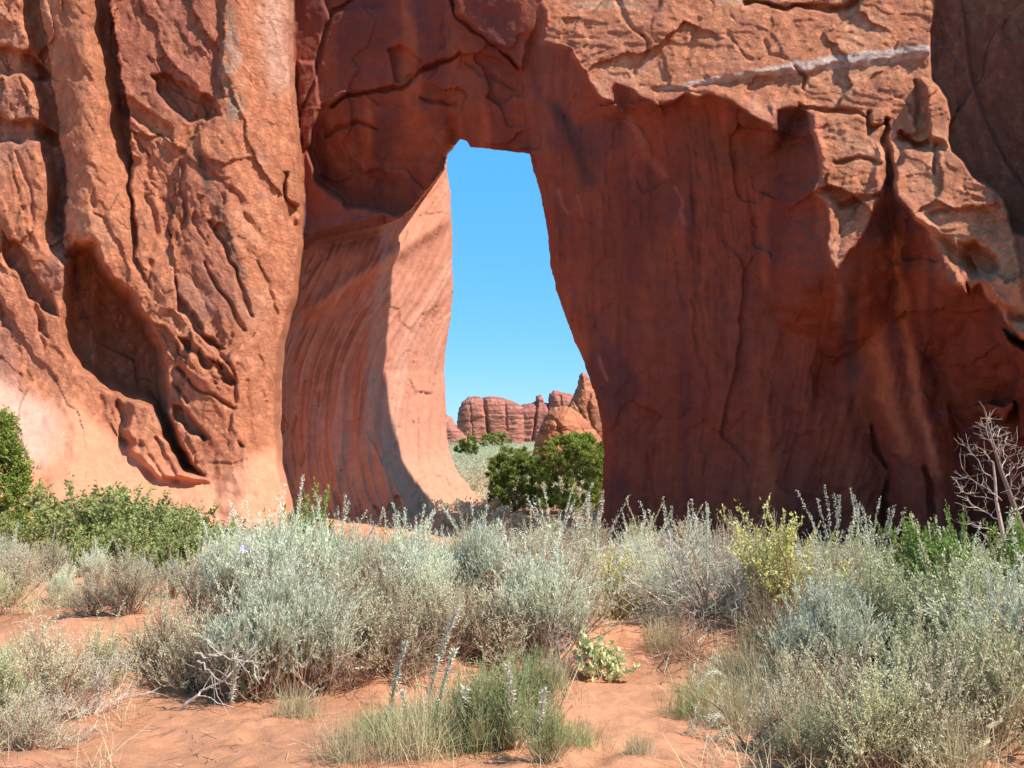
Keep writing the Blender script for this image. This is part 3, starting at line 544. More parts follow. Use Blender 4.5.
class B:
    """collects tapered twigs and small leaves, then makes one mesh"""
    def __init__(s, seed): s.v, s.q, s.c, s.n, s.r = [], [], [], 0, np.random.default_rng(seed)
    def tube(s, P, R, k=3, c=None):
        P = np.asarray(P, float); m = len(P); R = np.broadcast_to(np.asarray(R, float), (m,))
        T = np.gradient(P, axis=0); T /= np.linalg.norm(T, axis=1)[:, None] + 1e-9
        a = np.cross(T, [0.31, 0.2, 0.93]); a /= np.linalg.norm(a, axis=1)[:, None] + 1e-9; b = np.cross(T, a)
        th = np.arange(k) * 2 * np.pi / k
        V = P[:, None] + R[:, None, None] * (np.cos(th)[None, :, None] * a[:, None] + np.sin(th)[None, :, None] * b[:, None])
        i = s.n + np.arange(m * k).reshape(m, k); j = np.roll(i, -1, 1)
        s.q.append(np.stack([i[:-1], j[:-1], j[1:], i[1:]], -1).reshape(-1, 4)); s.v.append(V.reshape(-1, 3))
        s.c.append(np.full(m * k, s.r.uniform() if c is None else c)); s.n += m * k
    def ribbons(s, P0, P1, P2, W, c):
        """many thin two-segment blades at once"""
        n = len(P0); d = P2 - P0; w = np.cross(d, s.r.normal(size=(n, 3))); w /= np.linalg.norm(w, axis=1)[:, None] + 1e-9; w = w * np.reshape(W, (-1, 1)) / 2
        V = np.stack([P0 - w, P0 + w, P1 + w, P1 - w, P2 + w * .25, P2 - w * .25], 1); i = s.n + np.arange(n * 6).reshape(n, 6)
        s.q.append(np.concatenate([i[:, [0, 1, 2, 3]], i[:, [3, 2, 4, 5]]])); s.v.append(V.reshape(-1, 3)); s.c.append(np.repeat(c, 6)); s.n += n * 6
    def leaves(s, P, D, L, W, c):
        """small pointed leaves: a folded diamond each; P base, D direction"""
        n = len(P); D = D / (np.linalg.norm(D, axis=1)[:, None] + 1e-9); w = np.cross(D, s.r.normal(size=(n, 3))); w /= np.linalg.norm(w, axis=1)[:, None] + 1e-9
        L = np.reshape(L, (-1, 1)); W = np.reshape(W, (-1, 1))
        V = np.stack([P, P + D * L * .5 + w * W / 2, P + D * L, P + D * L * .5 - w * W / 2], 1); i = s.n + np.arange(n * 4).reshape(n, 4)
        s.q.append(i); s.v.append(V.reshape(-1, 3)); s.c.append(np.repeat(c, 4)); s.n += n * 4
    def mesh(s, name, mat):
        v = np.concatenate(s.v); c = np.clip(np.concatenate(s.c), 0, 1)
        return mesh_np(name, v, np.concatenate(s.q), mat, smooth=False, col=np.stack([c] * 3, 1))
def curve(p0, d0, L, n, r, bend=(0, 0, 0), wob=.15):
    p = [np.array(p0, float)]; d = np.array(d0, float); d /= np.linalg.norm(d); bend = np.array(bend, float)
    for i in range(n):
        d = d + bend / n + r.normal(size=3) * wob / math.sqrt(n); d /= np.linalg.norm(d); p.append(p[-1] + d * L / n)
    return np.array(p)
def sample(P, n, r, lo=0.0, hi=1.0):
    t = r.uniform(lo, hi, n) * (len(P) - 1); i = np.minimum(t.astype(int), len(P) - 2); f = (t - i)[:, None]
    return P[i] * (1 - f) + P[i + 1] * f, P[i + 1] - P[i], t / (len(P) - 1)
def shrub(seed, H=1.0, Wd=1.0, stems=26, sub=9, nl=34, ll=.028, lw=.004, leaf='sage', wood='wood', up=.55, droop=.0, spread=.75, leaf_lo=.15, spikes=0, twig=.0035, leaf_out=.55, dead=0, low=.25):
    """an upright many-stemmed bush: woody crown at the base, wands of small leaves above. Returns (branches, foliage) meshes for a unit bush"""
    r = np.random.default_rng(seed); br, fo = B(seed), B(seed + 1)
    for i in range(stems):
        az = r.uniform(0, 2 * math.pi); tilt = abs(r.normal()) * spread * .8 + .05; tilt = min(tilt, 1.25)
        d = np.array([math.cos(az) * math.sin(tilt) * Wd, math.sin(az) * math.sin(tilt) * Wd, math.cos(tilt)])
        L = H * r.uniform(.62, 1.0) * (1 - .22 * tilt)
        P = curve((math.cos(az) * .05 * r.uniform(), math.sin(az) * .05 * r.uniform(), -.06), d, L, 7, r, (0, 0, up - droop), .35)
        br.tube(P, np.linspace(.009, twig, len(P)) * H ** .5, 3)
        for j in range(sub):
            t0 = r.uniform(low, .95); b0, bd, _ = sample(P, 1, r, t0, t0); bd = bd[0] / np.linalg.norm(bd[0])
            d2 = bd + r.normal(size=3) * .55 + np.array([0, 0, .35 - droop * .8]); Ls = H * r.uniform(.16, .42)
            Q = curve(b0[0], d2, Ls, 5, r, (0, 0, up * .8 - droop * 1.6), .3)
            br.tube(Q, np.linspace(twig * .8, twig * .35, len(Q)), 3)
            if r.uniform() < dead: continue
            n = max(4, int(nl * Ls / (.3 * H))); p, dd, t = sample(Q, n, r, leaf_lo, 1)
            dd = dd / (np.linalg.norm(dd, axis=1)[:, None] + 1e-9)
            D = dd + r.normal(size=(n, 3)) * leaf_out
            fo.leaves(p, D, r.uniform(.6, 1.35, n) * ll, r.uniform(.7, 1.3, n) * lw, .15 + .55 * t * r.uniform(.4, 1.2, n) + .25 * r.uniform(size=n))
            for kk in range(2):        # leafy side sprigs
                b1, bd1, _ = sample(Q, 1, r, .3, .95); Q2 = curve(b1[0], bd1[0] / np.linalg.norm(bd1[0]) + r.normal(size=3) * .5 + np.array([0, 0, .2 - droop]), Ls * .38, 3, r, (0, 0, .3 - droop), .2)
                m = max(3, n // 3); p, dd, t = sample(Q2, m, r, 0, 1); dd = dd / (np.linalg.norm(dd, axis=1)[:, None] + 1e-9)
                fo.leaves(p, dd + r.normal(size=(m, 3)) * leaf_out, r.uniform(.6, 1.2, m) * ll * .9, r.uniform(.7, 1.3, m) * lw, .3 + .6 * r.uniform(size=m))
    for i in range(spikes):            # long plumes standing above the bush
        az = r.uniform(0, 2 * math.pi); tilt = abs(r.normal()) * .22
        P = curve((0, 0, .1 * H), (math.cos(az) * math.sin(tilt), math.sin(az) * math.sin(tilt), math.cos(tilt)), H * r.uniform(1.05, 1.3), 9, r, (r.normal() * .25, r.normal() * .2, 0), .15)
        br.tube(P, np.linspace(.005, .0015, len(P)), 3); n = 190
        p, dd, t = sample(P, n, r, .45, 1); dd = dd / np.linalg.norm(dd, axis=1)[:, None]
        fo.leaves(p + r.normal(size=(n, 3)) * .008, dd * .9 + r.normal(size=(n, 3)) * .6, .9 * ll * r.uniform(.6, 1.3, n) * (1.25 - t * .5), lw * 1.3, .4 + .6 * r.uniform(size=n))
    return br.mesh('branches', M[wood]), fo.mesh('foliage', M[leaf])
def clump_tree(seed, H, Wd, clumps, per, leaf='juniper', base=.12, trunks=3, ll=.05, lw=.016, shape=None, clump_r=.2):
    """juniper: twisted trunk and limbs, crown of many ragged clumps of scale leaves"""
    r = np.random.default_rng(seed); br, fo = B(seed), B(seed + 1); tops = []
    for i in range(trunks):
        az = 2 * math.pi * i / trunks + r.uniform(-.4, .4)
        P = curve((0, 0, -.1), (math.cos(az) * .45, math.sin(az) * .45, 1), H * .72, 8, r, (0, 0, .3), .5); br.tube(P, np.linspace(.05, .016, len(P)) * H * .5, 6)
        for j in range(9):
            t = r.uniform(.15, 1); b0, bd, _ = sample(P, 1, r, t, t); a2 = r.uniform(0, 6.28)
            Q = curve(b0[0], (math.cos(a2), math.sin(a2), .5), Wd * .42 * r.uniform(.5, 1), 5, r, (0, 0, .5), .5); br.tube(Q, np.linspace(.013, .004, len(Q)) * H * .5, 4)
    for i in range(clumps):
        z = base + (1 - base) * r.uniform() ** .9; prof = shape(z) if shape else math.sqrt(max(0.02, 1 - abs(2 * (z - .45)) ** 2.4 / 1.35))
        a = r.uniform(0, 6.28); rad = Wd / 2 * prof * math.sqrt(r.uniform(.12, 1)) * r.uniform(.8, 1.12)
        c = np.array([math.cos(a) * rad, math.sin(a) * rad, z * H * r.uniform(.93, 1.0)]); cr = clump_r * r.uniform(.55, 1.25) * H * .4
        for s_ in range(6):
            d = r.normal(size=3) + np.array([c[0], c[1], .5 * H]) / H; d /= np.linalg.norm(d)
            Q = curve(c - d * cr * .4, d, cr * 1.5, 3, r, (0, 0, .3), .3); n = per // 6
            p, dd, t = sample(Q, n, r, 0, 1); dd = dd / np.linalg.norm(dd, axis=1)[:, None]
            p = p + r.normal(size=(n, 3)) * cr * .22 * (1 - .6 * t[:, None])
            fo.leaves(p, dd * .7 + r.normal(size=(n, 3)) * .6, ll * r.uniform(.6, 1.4, n), lw * r.uniform(.7, 1.4, n), np.clip(.1 + .6 * t * r.uniform(.3, 1.2, n) + r.normal() * .12, 0, 1))
    return br.mesh('trunk', M['bark']), fo.mesh('crown', M[leaf])
def tuft(seed, n=260, H=.3, R=.09, leaf='straw', w=.003, lean=.5):
    r = np.random.default_rng(seed); b = B(seed); a = r.uniform(0, 6.28, n); t = np.abs(r.normal(size=n)) * lean; L = H * r.uniform(.45, 1.1, n)
    P0 = np.stack([r.normal(size=n) * R, r.normal(size=n) * R, np.full(n, -.03)], 1); d = np.stack([np.cos(a) * np.sin(t), np.sin(a) * np.sin(t), np.cos(t)], 1)
    P1 = P0 + d * L[:, None] * .55; P2 = P1 + (d + np.stack([np.cos(a) * t * .5, np.sin(a) * t * .5, -.25 * t], 1)) * L[:, None] * .45
    b.ribbons(P0, P1, P2, w, r.uniform(size=n)); return b.mesh('blades', M[leaf])
def dead_twigs(seed, H=1, stems=16, wood='grey', spread=.8, sub=10, k=1.0, up=.2):
    r = np.random.default_rng(seed); br = B(seed)
    for i in range(stems):
        az = r.uniform(0, 6.28); tl = min(abs(r.normal()) * spread + .15, 1.45)
        P = curve((0, 0, -.05), (math.cos(az) * math.sin(tl), math.sin(az) * math.sin(tl), math.cos(tl)), H * r.uniform(.5, 1.0), 8, r, (0, 0, up), .6); br.tube(P, np.linspace(.009, .003, 9) * k, 4)
        for j in range(sub):
            b0, bd, _ = sample(P, 1, r, .25, 1); Q = curve(b0[0], bd[0] / np.linalg.norm(bd[0]) + r.normal(size=3) * .6, H * r.uniform(.12, .4), 5, r, (0, 0, up), .5); br.tube(Q, np.linspace(.0038, .0016, 6) * k, 3)
            for l in range(2):
                b1, bd1, _ = sample(Q, 1, r, .3, 1); Q2 = curve(b1[0], bd1[0] / np.linalg.norm(bd1[0]) + r.normal(size=3) * .7, H * r.uniform(.05, .16), 3, r, (0, 0, 0), .4); br.tube(Q2, np.linspace(.0022, .0012, 4) * k, 3)
    return br.mesh('twigs', M[wood])
# ------------------------------------------------------------------ one mesh pair per kind of plant, copied plant by plant
K = {}
def kind(key, name, parts, meshes): K[key] = (name, parts, meshes)
for i in range(4): kind('sage%d' % i, 'sagebrush', ('branches', 'foliage'), shrub(100 + i * 7, H=1.0, stems=46, sub=11, nl=36, ll=.040, lw=.0065, leaf='sage', up=1.15, spread=.78, leaf_out=.26, spikes=(6, 4, 8, 5)[i], low=.42))
for i in range(3): kind('warm%d' % i, 'sagebrush', ('branches', 'foliage'), shrub(200 + i * 7, H=1.0, stems=46, sub=11, nl=28, ll=.026, lw=.009, leaf='sage_warm', up=.45, spread=.9, leaf_out=.6, spikes=(0, 2, 0)[i], dead=.42))
for i in range(3): kind('olive%d' % i, 'saltbush', ('branches', 'foliage'), shrub(300 + i * 7, H=1.0, stems=36, sub=11, nl=30, ll=.026, lw=.010, leaf='olive', up=.6, spread=.8, leaf_out=.7, spikes=(4, 0, 2)[i], dead=.1))
for i in range(2): kind('plume%d' % i, 'sagebrush', ('branches', 'foliage'), shrub(400 + i * 7, H=1.0, stems=14, sub=12, nl=34, ll=.028, lw=.006, leaf='sage', up=-.2, spread=.8, leaf_out=.5, droop=.35, spikes=7))
kind('droop', 'sagebrush', ('branches', 'foliage'), shrub(450, H=1.0, stems=12, sub=12, nl=46, ll=.04, lw=.006, leaf='sage', up=-.9, spread=.9, droop=.7, leaf_out=.3))
for i in range(2): kind('yellow%d' % i, 'rabbitbrush', ('branches', 'foliage'), shrub(500 + i * 7, H=1.0, stems=24, sub=9, nl=20, ll=.035, lw=.017, leaf='yellow', up=.5, spread=.7, leaf_out=.7))
for i in range(3): kind('oak%d' % i, 'leafy_shrub', ('branches', 'foliage'), shrub(600 + i * 7, H=1.0, stems=20, sub=9, nl=20, ll=.05, lw=.030, leaf='oak', up=.3, spread=.95, leaf_out=.9, twig=.005))
for i in range(2): kind('green%d' % i, 'juniper_sapling', ('branches', 'foliage'), shrub(700 + i * 7, H=1.0, stems=22, sub=10, nl=40, ll=.035, lw=.014, leaf='green', up=.9, spread=.5, leaf_out=.7))
kind('broom', 'broom_bush', ('branches', 'foliage'), shrub(800, H=1.0, stems=60, sub=8, nl=22, ll=.06, lw=.005, leaf='broom', up=1.1, spread=.7, leaf_out=.2, twig=.003))
kind('pale', 'pale_leaved_plant', ('branches', 'foliage'), shrub(820, H=1.0, stems=14, sub=6, nl=11, ll=.11, lw=.07, leaf='pale', up=.3, spread=.8, leaf_out=.9))
for i in range(2): kind('straw%d' % i, 'grass_tuft', ('blades',), (tuft(900 + i, 420, .42, .12, 'straw', .0035, .45),))
kind('greengrass', 'grass_tuft', ('blades',), (tuft(910, 420, .38, .13, 'broom', .004, .45),))
for i in range(2): kind('dead%d' % i, 'dry_shrub', ('twigs',), (dead_twigs(950 + i, 1.0, 20, 'grey', .8),))
kind('brown', 'dry_shrub', ('twigs',), (dead_twigs(960, 1.0, 26, 'wood', 1.0, k=.8),))
USED = set()
def put(key, u, y, h, label, cat, group=None, w=1.0, rot=None, sink=0.0):
    name, parts, meshes = K[key]
    rx, _ = ray(u, 435); x = float(rx * y); z = g1(x, y) - sink
    root = link(name, None, loc=(x, y, z)); root.scale = (h * w, h * w, h)
    root.rotation_euler = (0, 0, random.uniform(0, 6.28) if rot is None else rot)
    root.empty_display_size = .2
    tag(root, label, cat, group)
    for p, me in zip(parts, meshes): link(p, me, root)
    return root
SG, SB, SR = 'silvery sagebrush covering the sand below the arch', 'sagebrush', 'saltbush'
def hs_(u, y):
    k = .84 if 7.5 < y < 15 else 1.0
    if y > 21.5: return 1.15
    if y > 15: k = .82
    if y > 21.5: return 1.0
    if 425 < u < 600 and y > 11: k *= .62
    if u < 235 and y > 9: k *= float(np.interp(u, [-20, 40, 90, 150, 200, 235], [.82, .72, .55, .42, .5, .75]))
    elif 160 < u < 245: k *= .78
    if 240 < u < 430 and y > 8: k *= .87
    if 430 <= u < 620 and 8.3 < y <= 11: k *= (.68 if u < 515 else .78)
    if u > 640 and 7.9 < y < 18: k *= .77
    return k
rows = [
 # far row, against the foot of the rock
 ('warm0', 470, 15.5, .95, 'dusty sagebrush at the toe of the pale flared rock foot', SB),
 ('plume0', 372, 13.5, 1.02, 'silvery sagebrush with drooping tips against the shaded foot of the arch', SB),
 ('plume1', 404, 13.2, .90, 'silvery sagebrush with arching tips where shaded and sunlit rock foot meet', SB),
 ('sage1', 345, 12.6, .88, 'silvery sagebrush just right of the small bright green sapling', SB),
 ('warm1', 440, 13.0, .92, 'dusty sagebrush in front of the sunlit flared rock foot', SB),
 ('olive1', 505, 14.5, .82, 'grey green saltbush at the foot of the junipers seen in the opening', SR),
 ('sage0', 548, 12.0, .98, 'silvery sagebrush with tall thin plumes in front of the larger juniper', SB),
 ('sage2', 590, 12.4, 1.0, 'silvery sagebrush with tall plumes where the opening meets the right wall', SB),
 ('sage3', 636, 12.6, .85, 'silvery sagebrush between the low yellow bush and the large arching one', SB),
 ('plume1', 682, 10.2, 1.02, 'large silvery sagebrush with feathery arching wands against the dark wall', SB),
 ('plume0', 722, 11.2, .85, 'silvery sagebrush with bent wands just left of the tall yellow bush', SB),
 ('olive0', 815, 11.6, .98, 'grey green saltbush with two thin spikes right of the tall yellow bush', SR),
 ('olive2', 852, 11.8, 1.0, 'grey green saltbush with single tall spike against the dark wall', SR),
 ('olive1', 885, 11.2, .84, 'grey green saltbush in front of the rounded bright green sapling', SR),
 ('sage1', 935, 11.6, .95, 'pale silvery sagebrush between the two bright green saplings', SB),
 ('olive0', 968, 11.0, .88, 'grey green saltbush below the bare dead tree', SR),
 ('olive2', 1012, 11.4, .95, 'grey green saltbush at the frame edge under the dead tree', SR),
 ('warm0', 655, 16.5, 1.0, 'dusty sagebrush close under the right wall beside its left corner', SB),
 ('warm1', 705, 17.5, 1.0, 'dusty sagebrush close under the right wall behind the arching wands', SB),
 ('sage1', 748, 16.0, .95, 'silvery sagebrush close under the right wall left of the tall yellow bush', SB),
 ('olive2', 800, 17.0, 1.0, 'grey green saltbush close under the right wall behind the tall yellow bush', SR),
 ('warm2', 845, 16.5, 1.0, 'dusty sagebrush close under the right wall behind the single tall spike', SB),
 ('olive0', 890, 17.5, 1.0, 'grey green saltbush close under the right wall left of the rounded sapling', SR),
 ('sage3', 935, 17.0, 1.05, 'silvery sagebrush close under the right wall behind the saplings', SB),
 ('olive1', 980, 17.5, 1.05, 'grey green saltbush close under the right wall below the dead tree', SR),
 ('warm2', 500, 26.0, 1.0, 'dusty sagebrush in the shade line under the opening, left', SB),
 ('olive1', 545, 27.0, 1.1, 'grey green saltbush in the middle of the opening floor', SR),
 ('warm0', 590, 25.0, 1.1, 'dusty sagebrush by the left corner of the right wall', SB),
 ('olive0', 640, 24.0, 1.1, 'grey green saltbush low against the base of the right wall near its left corner', SR),
 ('warm1', 685, 23.0, 1.1, 'dusty sagebrush low against the base of the right wall behind the arching wands', SB),
 ('warm2', 730, 22.0, 1.1, 'dusty sagebrush low against the base of the right wall by the yellow bush', SB),
 ('olive2', 465, 24.0, .9, 'grey green saltbush beside the tip of the flared rock foot', SR),
 ('sage0', 330, 18.0, 1.0, 'silvery sagebrush deep at the foot of the shaded arch leg', SB),
 ('sage2', 385, 17.5, .95, 'silvery sagebrush deep at the foot of the curved arch leg', SB),
 ('warm1', 430, 19.0, 1.0, 'dusty sagebrush deep at the foot of the sunlit flare', SB),
 ('warm2', 488, 20.0, 1.0, 'dusty sagebrush at the very tip of the flared rock foot', SB),
 ('sage3', 530, 18.5, 1.0, 'silvery sagebrush at the threshold of the opening below the junipers', SB),
 ('olive1', 575, 19.0, 1.0, 'grey green saltbush at the threshold of the opening by the right wall', SR),
 ('warm0', 560, 15.0, .95, 'dusty sagebrush behind the two plumed ones in the opening', SB),
 # left field
 ('sage0', -18, 13.6, .92, 'silvery sagebrush half out of frame below the dense green juniper', SB),
 ('warm2', 30, 14.6, .80, 'dusty sagebrush below the orange sand patch on the left', SB),
 ('sage3', 62, 13.0, .84, 'pale silvery sagebrush in front of the orange sand patch', SB),
 ('warm0', 100, 12.4, .80, 'dusty sagebrush under the middle of the leafy green thicket', SB),
 ('sage1', 140, 13.0, .78, 'silvery sagebrush under the right end of the leafy green thicket', SB),
 ('sage2', 12, 11.6, .88, 'silvery sagebrush at the left frame edge in the middle of the slope', SB),
 ('warm1', 52, 11.0, .85, 'dusty brown-stemmed sagebrush in the middle of the left field', SB),
 ('sage0', 98, 10.8, .84, 'silvery sagebrush leaning right in the middle of the left field', SB),
 ('sage3', 145, 11.0, .88, 'silvery sagebrush with combed leaning stems above the small sand gap', SB),
 ('warm2', 20, 9.9, .66, 'low dusty sagebrush at the edge of the left sand bank', SB),
 ('sage1', 175, 10.2, .92, 'silvery sagebrush left of the white flower', SB),
 # middle mass
 ('warm0', 215, 11.5, .92, 'dusty sagebrush right behind the white flower', SB),
 ('sage0', 262, 11.2, 1.04, 'silvery sagebrush with tall plumes just right of the white flower', SB),
 ('sage2', 305, 11.0, 1.10, 'tall silvery sagebrush at the foot of the shadowed rock corner', SB),
 ('sage3', 352, 10.6, 1.10, 'tall silvery sagebrush in the middle of the densest stand', SB),
 ('sage1', 398, 10.8, 1.08, 'tall silvery sagebrush below the arching tips at the rock foot', SB),
 ('sage0', 440, 10.4, 1.06, 'tall silvery sagebrush in front of the sunlit rock foot', SB),
 ('sage2', 482, 10.2, 1.00, 'silvery sagebrush in front of the smaller juniper', SB),
 ('sage3', 522, 10.4, .94, 'silvery sagebrush in front of the dark gap between the junipers', SB),
 ('warm1', 566, 10.4, .92, 'dusty sagebrush at the top left of the sandy path', SB),
 ('warm2', 612, 10.6, .84, 'rounded dusty sagebrush above the head of the sandy path', SB),
 ('warm0', 205, 8.7, .86, 'dusty sagebrush above the bleached fallen branches', SB),
 ('sage3', 232, 8.2, .98, 'silvery sagebrush straight above the tangle of fallen branches', SB),
 ('sage1', 285, 7.9, 1.02, 'silvery sagebrush whose base stands on the bare sand bank', SB),
 ('warm1', 255, 7.7, .72, 'low dusty sagebrush beside the exposed roots on the sand bank', SB),
 ('sage0', 330, 8.3, .96, 'silvery sagebrush above the exposed roots', SB),
 ('warm2', 372, 8.6, .88, 'dusty sagebrush behind the tallest leaning pale stalks', SB),
 ('sage2', 412, 8.7, .92, 'silvery sagebrush leaning over the shaded red hollow', SB),
 ('warm0', 452, 8.9, .86, 'dusty sagebrush over the left part of the shaded red hollow', SB),
 ('sage1', 488, 9.0, .90, 'silvery sagebrush over the right part of the shaded red hollow', SB),
 ('warm1', 530, 8.5, .90, 'grey brown sagebrush left of the pale cream leaved plant', SB),
 ('warm2', 560, 8.2, .74, 'grey brown sagebrush standing just above the pale cream leaved plant', SB),
 ('warm1', 168, 7.3, .70, 'dusty sagebrush at the left end of the front row on the bank', SB),
 ('warm1', 196, 7.0, .66, 'dusty sagebrush leaning over the left of the bleached branches', SB),
 ('warm0', 236, 6.85, .62, 'low dusty sagebrush hanging over the shaded bank', SB),
 ('sage1', 262, 6.8, .74, 'silvery sagebrush standing right of the bleached branches', SB),
 ('sage3', 296, 6.95, .86, 'silvery sagebrush nearest the exposed roots, on their left', SB),
 ('warm2', 345, 7.5, .70, 'dusty sagebrush just right of the exposed roots', SB),
 ('warm1', 388, 7.6, .66, 'low dusty sagebrush behind the leftmost pale stalk', SB),
 ('sage0', 425, 7.9, .72, 'silvery sagebrush low over the mouth of the shaded hollow', SB),
 ('warm2', 505, 7.4, .55, 'low dusty sagebrush behind the green broom bush', SB),
 ('sage3', 540, 7.5, .78, 'silvery sagebrush between the broom bush and the pale leaved plant', SB),
 ('warm0', 575, 7.9, .70, 'grey brown sagebrush on the left shoulder of the path', SB),
 ('sage2', 662, 9.2, .66, 'silvery sagebrush on the right shoulder of the path head', SB),
 ('warm1', 640, 9.8, .70, 'dusty sagebrush closing the head of the path', SB),
 ('sage0', 765, 8.3, .82, 'silvery sagebrush above the red bank right of the path', SB),
 ('warm2', 812, 8.0, .80, 'dusty sagebrush over the top of the red bank', SB),
 ('olive1', 860, 8.0, .90, 'grey green saltbush behind the red bank', SR),
 ('olive2', 920, 8.0, .85, 'grey green saltbush in the heart of the right thicket', SR),
 ('warm0', 965, 7.6, .80, 'dusty sagebrush among the grey green thicket right of the hollow', SB),
 ('warm1', 1020, 7.6, .85, 'dusty sagebrush at the right frame edge below the middle', SB),
 ('warm1', 780, 5.6, .42, 'low dusty sagebrush beside the lower drooping silver one', SB),
 ('olive0', 870, 5.2, .55, 'grey green saltbush in the bottom foreground left of the straw tuft', SR),
 ('warm2', 925, 5.3, .60, 'dusty sagebrush in the bottom foreground under the right thicket', SB),
 ('sage2', 130, 8.8, .34, 'low silvery sagebrush at the right of the small sand gap', SB),
 ('warm0', 15, 8.9, .62, 'dusty sagebrush standing on the left sand bank at the frame edge', SB),
 ('sage1', 62, 9.2, .55, 'silvery sagebrush at the top of the left sand bank', SB),
 ('sage3', 480, 8.3, .85, 'silvery sagebrush filling the gap above the shaded hollow', SB),
 ('warm2', 465, 7.7, .55, 'low dusty sagebrush straight above the tallest pale stalk tip', SB),
 ('sage0', 650, 10.6, .95, 'silvery sagebrush behind the head of the path', SB),
 ('plume0', 668, 8.9, 1.15, 'silvery sagebrush with curved wands over the right shoulder of the path', SB),
 ('plume1', 705, 8.2, 1.12, 'silvery sagebrush with bowed wands in front of the bleached twig bush', SB),
 ('warm1', 132, 7.9, .58, 'dusty sagebrush left of the front row on the bank', SB),
 ('warm2', 95, 8.0, .40, 'low dusty sagebrush alone on the left sand bank', SB),
 ('warm0', 372, 7.2, .60, 'dusty sagebrush just below and right of the exposed roots', SB),
 ('warm2', 415, 7.3, .52, 'low dusty sagebrush between the two tallest pale stalks', SB),
 ('warm1', 448, 7.35, .60, 'dusty sagebrush at the mouth of the shaded hollow', SB),
 ('sage1', 320, 7.0, .66, 'silvery sagebrush hanging directly over the exposed roots', SB),
 # right of the path
 ('warm0', 735, 9.4, .88, 'dusty sagebrush behind the bleached grey twig bush', SB),
 ('warm1', 690, 10.4, .62, 'low dusty sagebrush at the head of the path beneath the arching wands', SB),
 ('warm2', 790, 9.6, .92, 'dusty sagebrush below the tall yellow bush', SB),
 ('olive1', 832, 9.3, .95, 'grey green saltbush behind the curved silvery wand', SR),
 ('warm1', 870, 9.5, .90, 'dusty brown-tinged sagebrush in the middle of the right thicket', SB),
 ('olive2', 912, 9.2, .98, 'dense grey green saltbush below the rounded green sapling', SR),
 ('sage3', 948, 9.6, 1.02, 'pale silvery sagebrush below the pointed green sapling', SB),
 ('olive0', 990, 9.0, .98, 'dense grey green saltbush below the dead tree trunk', SR),
 ('olive1', 1030, 9.2, 1.0, 'grey green saltbush half out of frame in the right thicket', SR),
 ('olive2', 880, 7.2, .92, 'grey green saltbush with a dark shaded hollow at its right', SR),
 ('olive0', 945, 7.0, 1.0, 'grey green saltbush right of the dark shaded hollow', SR),
 ('sage1', 830, 6.9, .78, 'silvery curved-stemmed sagebrush at the right edge of the dry yellow grass', SB),
 ('olive1', 1000, 6.5, .98, 'tall grey green saltbush behind the thick leaning stem', SR),
 ('olive2', 905, 5.75, .68, 'grey green saltbush nearest the camera in the right thicket', SR),
 ('warm2', 850, 5.6, .50, 'low dusty sagebrush at the bottom edge, right of the drooping silver one', SB),
 ('olive0', 975, 5.5, .78, 'grey green saltbush at the bottom edge near the right corner', SR),
 ('sage3', 1040, 5.9, .90, 'silvery sagebrush cut by the right frame edge near the bottom corner', SB),
 ('droop', 742, 6.9, .60, 'small silver sagebrush with drooping plumes, the upper one on the path', SB),
 ('droop', 745, 5.75, .52, 'small silver sagebrush with drooping plumes, the lower one on the path', SB),
 ('warm0', 795, 6.5, .46, 'low dusty sagebrush behind the dry yellow grass on the path edge', SB),
 ('olive1', 800, 5.35, .36, 'low grey green saltbush at the bottom edge beside the path', SR),
]
for key, u, y, h, lab, cat in rows: put(key, u, y, h * hs_(u, y), lab, cat, SG if cat == SB else 'grey green saltbush of the right thicket')
def P2(*a, **k): return put(*a, **k)
# front left
put('warm1', 56, 6.2, .60, 'low grey bush with bleached twigs on the sand at the lower left', 'shrub')
put('olive2', 8, 5.8, .52, 'low green-tinged bush in the bottom left corner', 'shrub')
put('olive0', 100, 6.9, .46, 'low grey green bush at the right end of the corner clump', 'shrub')
put('warm2', 35, 5.35, .34, 'low dusty bush at the very bottom left of the frame', 'shrub')
put('dead0', 60, 5.6, .42, 'bleached twigs spread over the sand at the lower left', 'dry shrub')
put('dead1', 98, 6.4, .5, 'bleached twig bush tangled in the corner clump', 'dry shrub')
put('dead0', 24, 5.9, .42, 'pale dead twigs lying over the bottom left corner', 'dry shrub')
put('olive1', 2, 8.2, .42, 'small yellow green bush at the left frame edge on sand', 'shrub')
# yellow leaved bushes
put('yellow0', 780, 8.0, .92, 'tall yellow leaved bush standing against the dark wall', 'rabbitbrush', w=.9)
put('yellow1', 612, 9.4, .78, 'low yellow leaved bush at the foot of the right wall', 'rabbitbrush')
put('yellow1', 252, 9.6, .66, 'yellow green bush behind the white flower', 'rabbitbrush')
put('yellow0', 415, 9.4, .82, 'yellow tinged bush buried in the silvery stand', 'rabbitbrush')
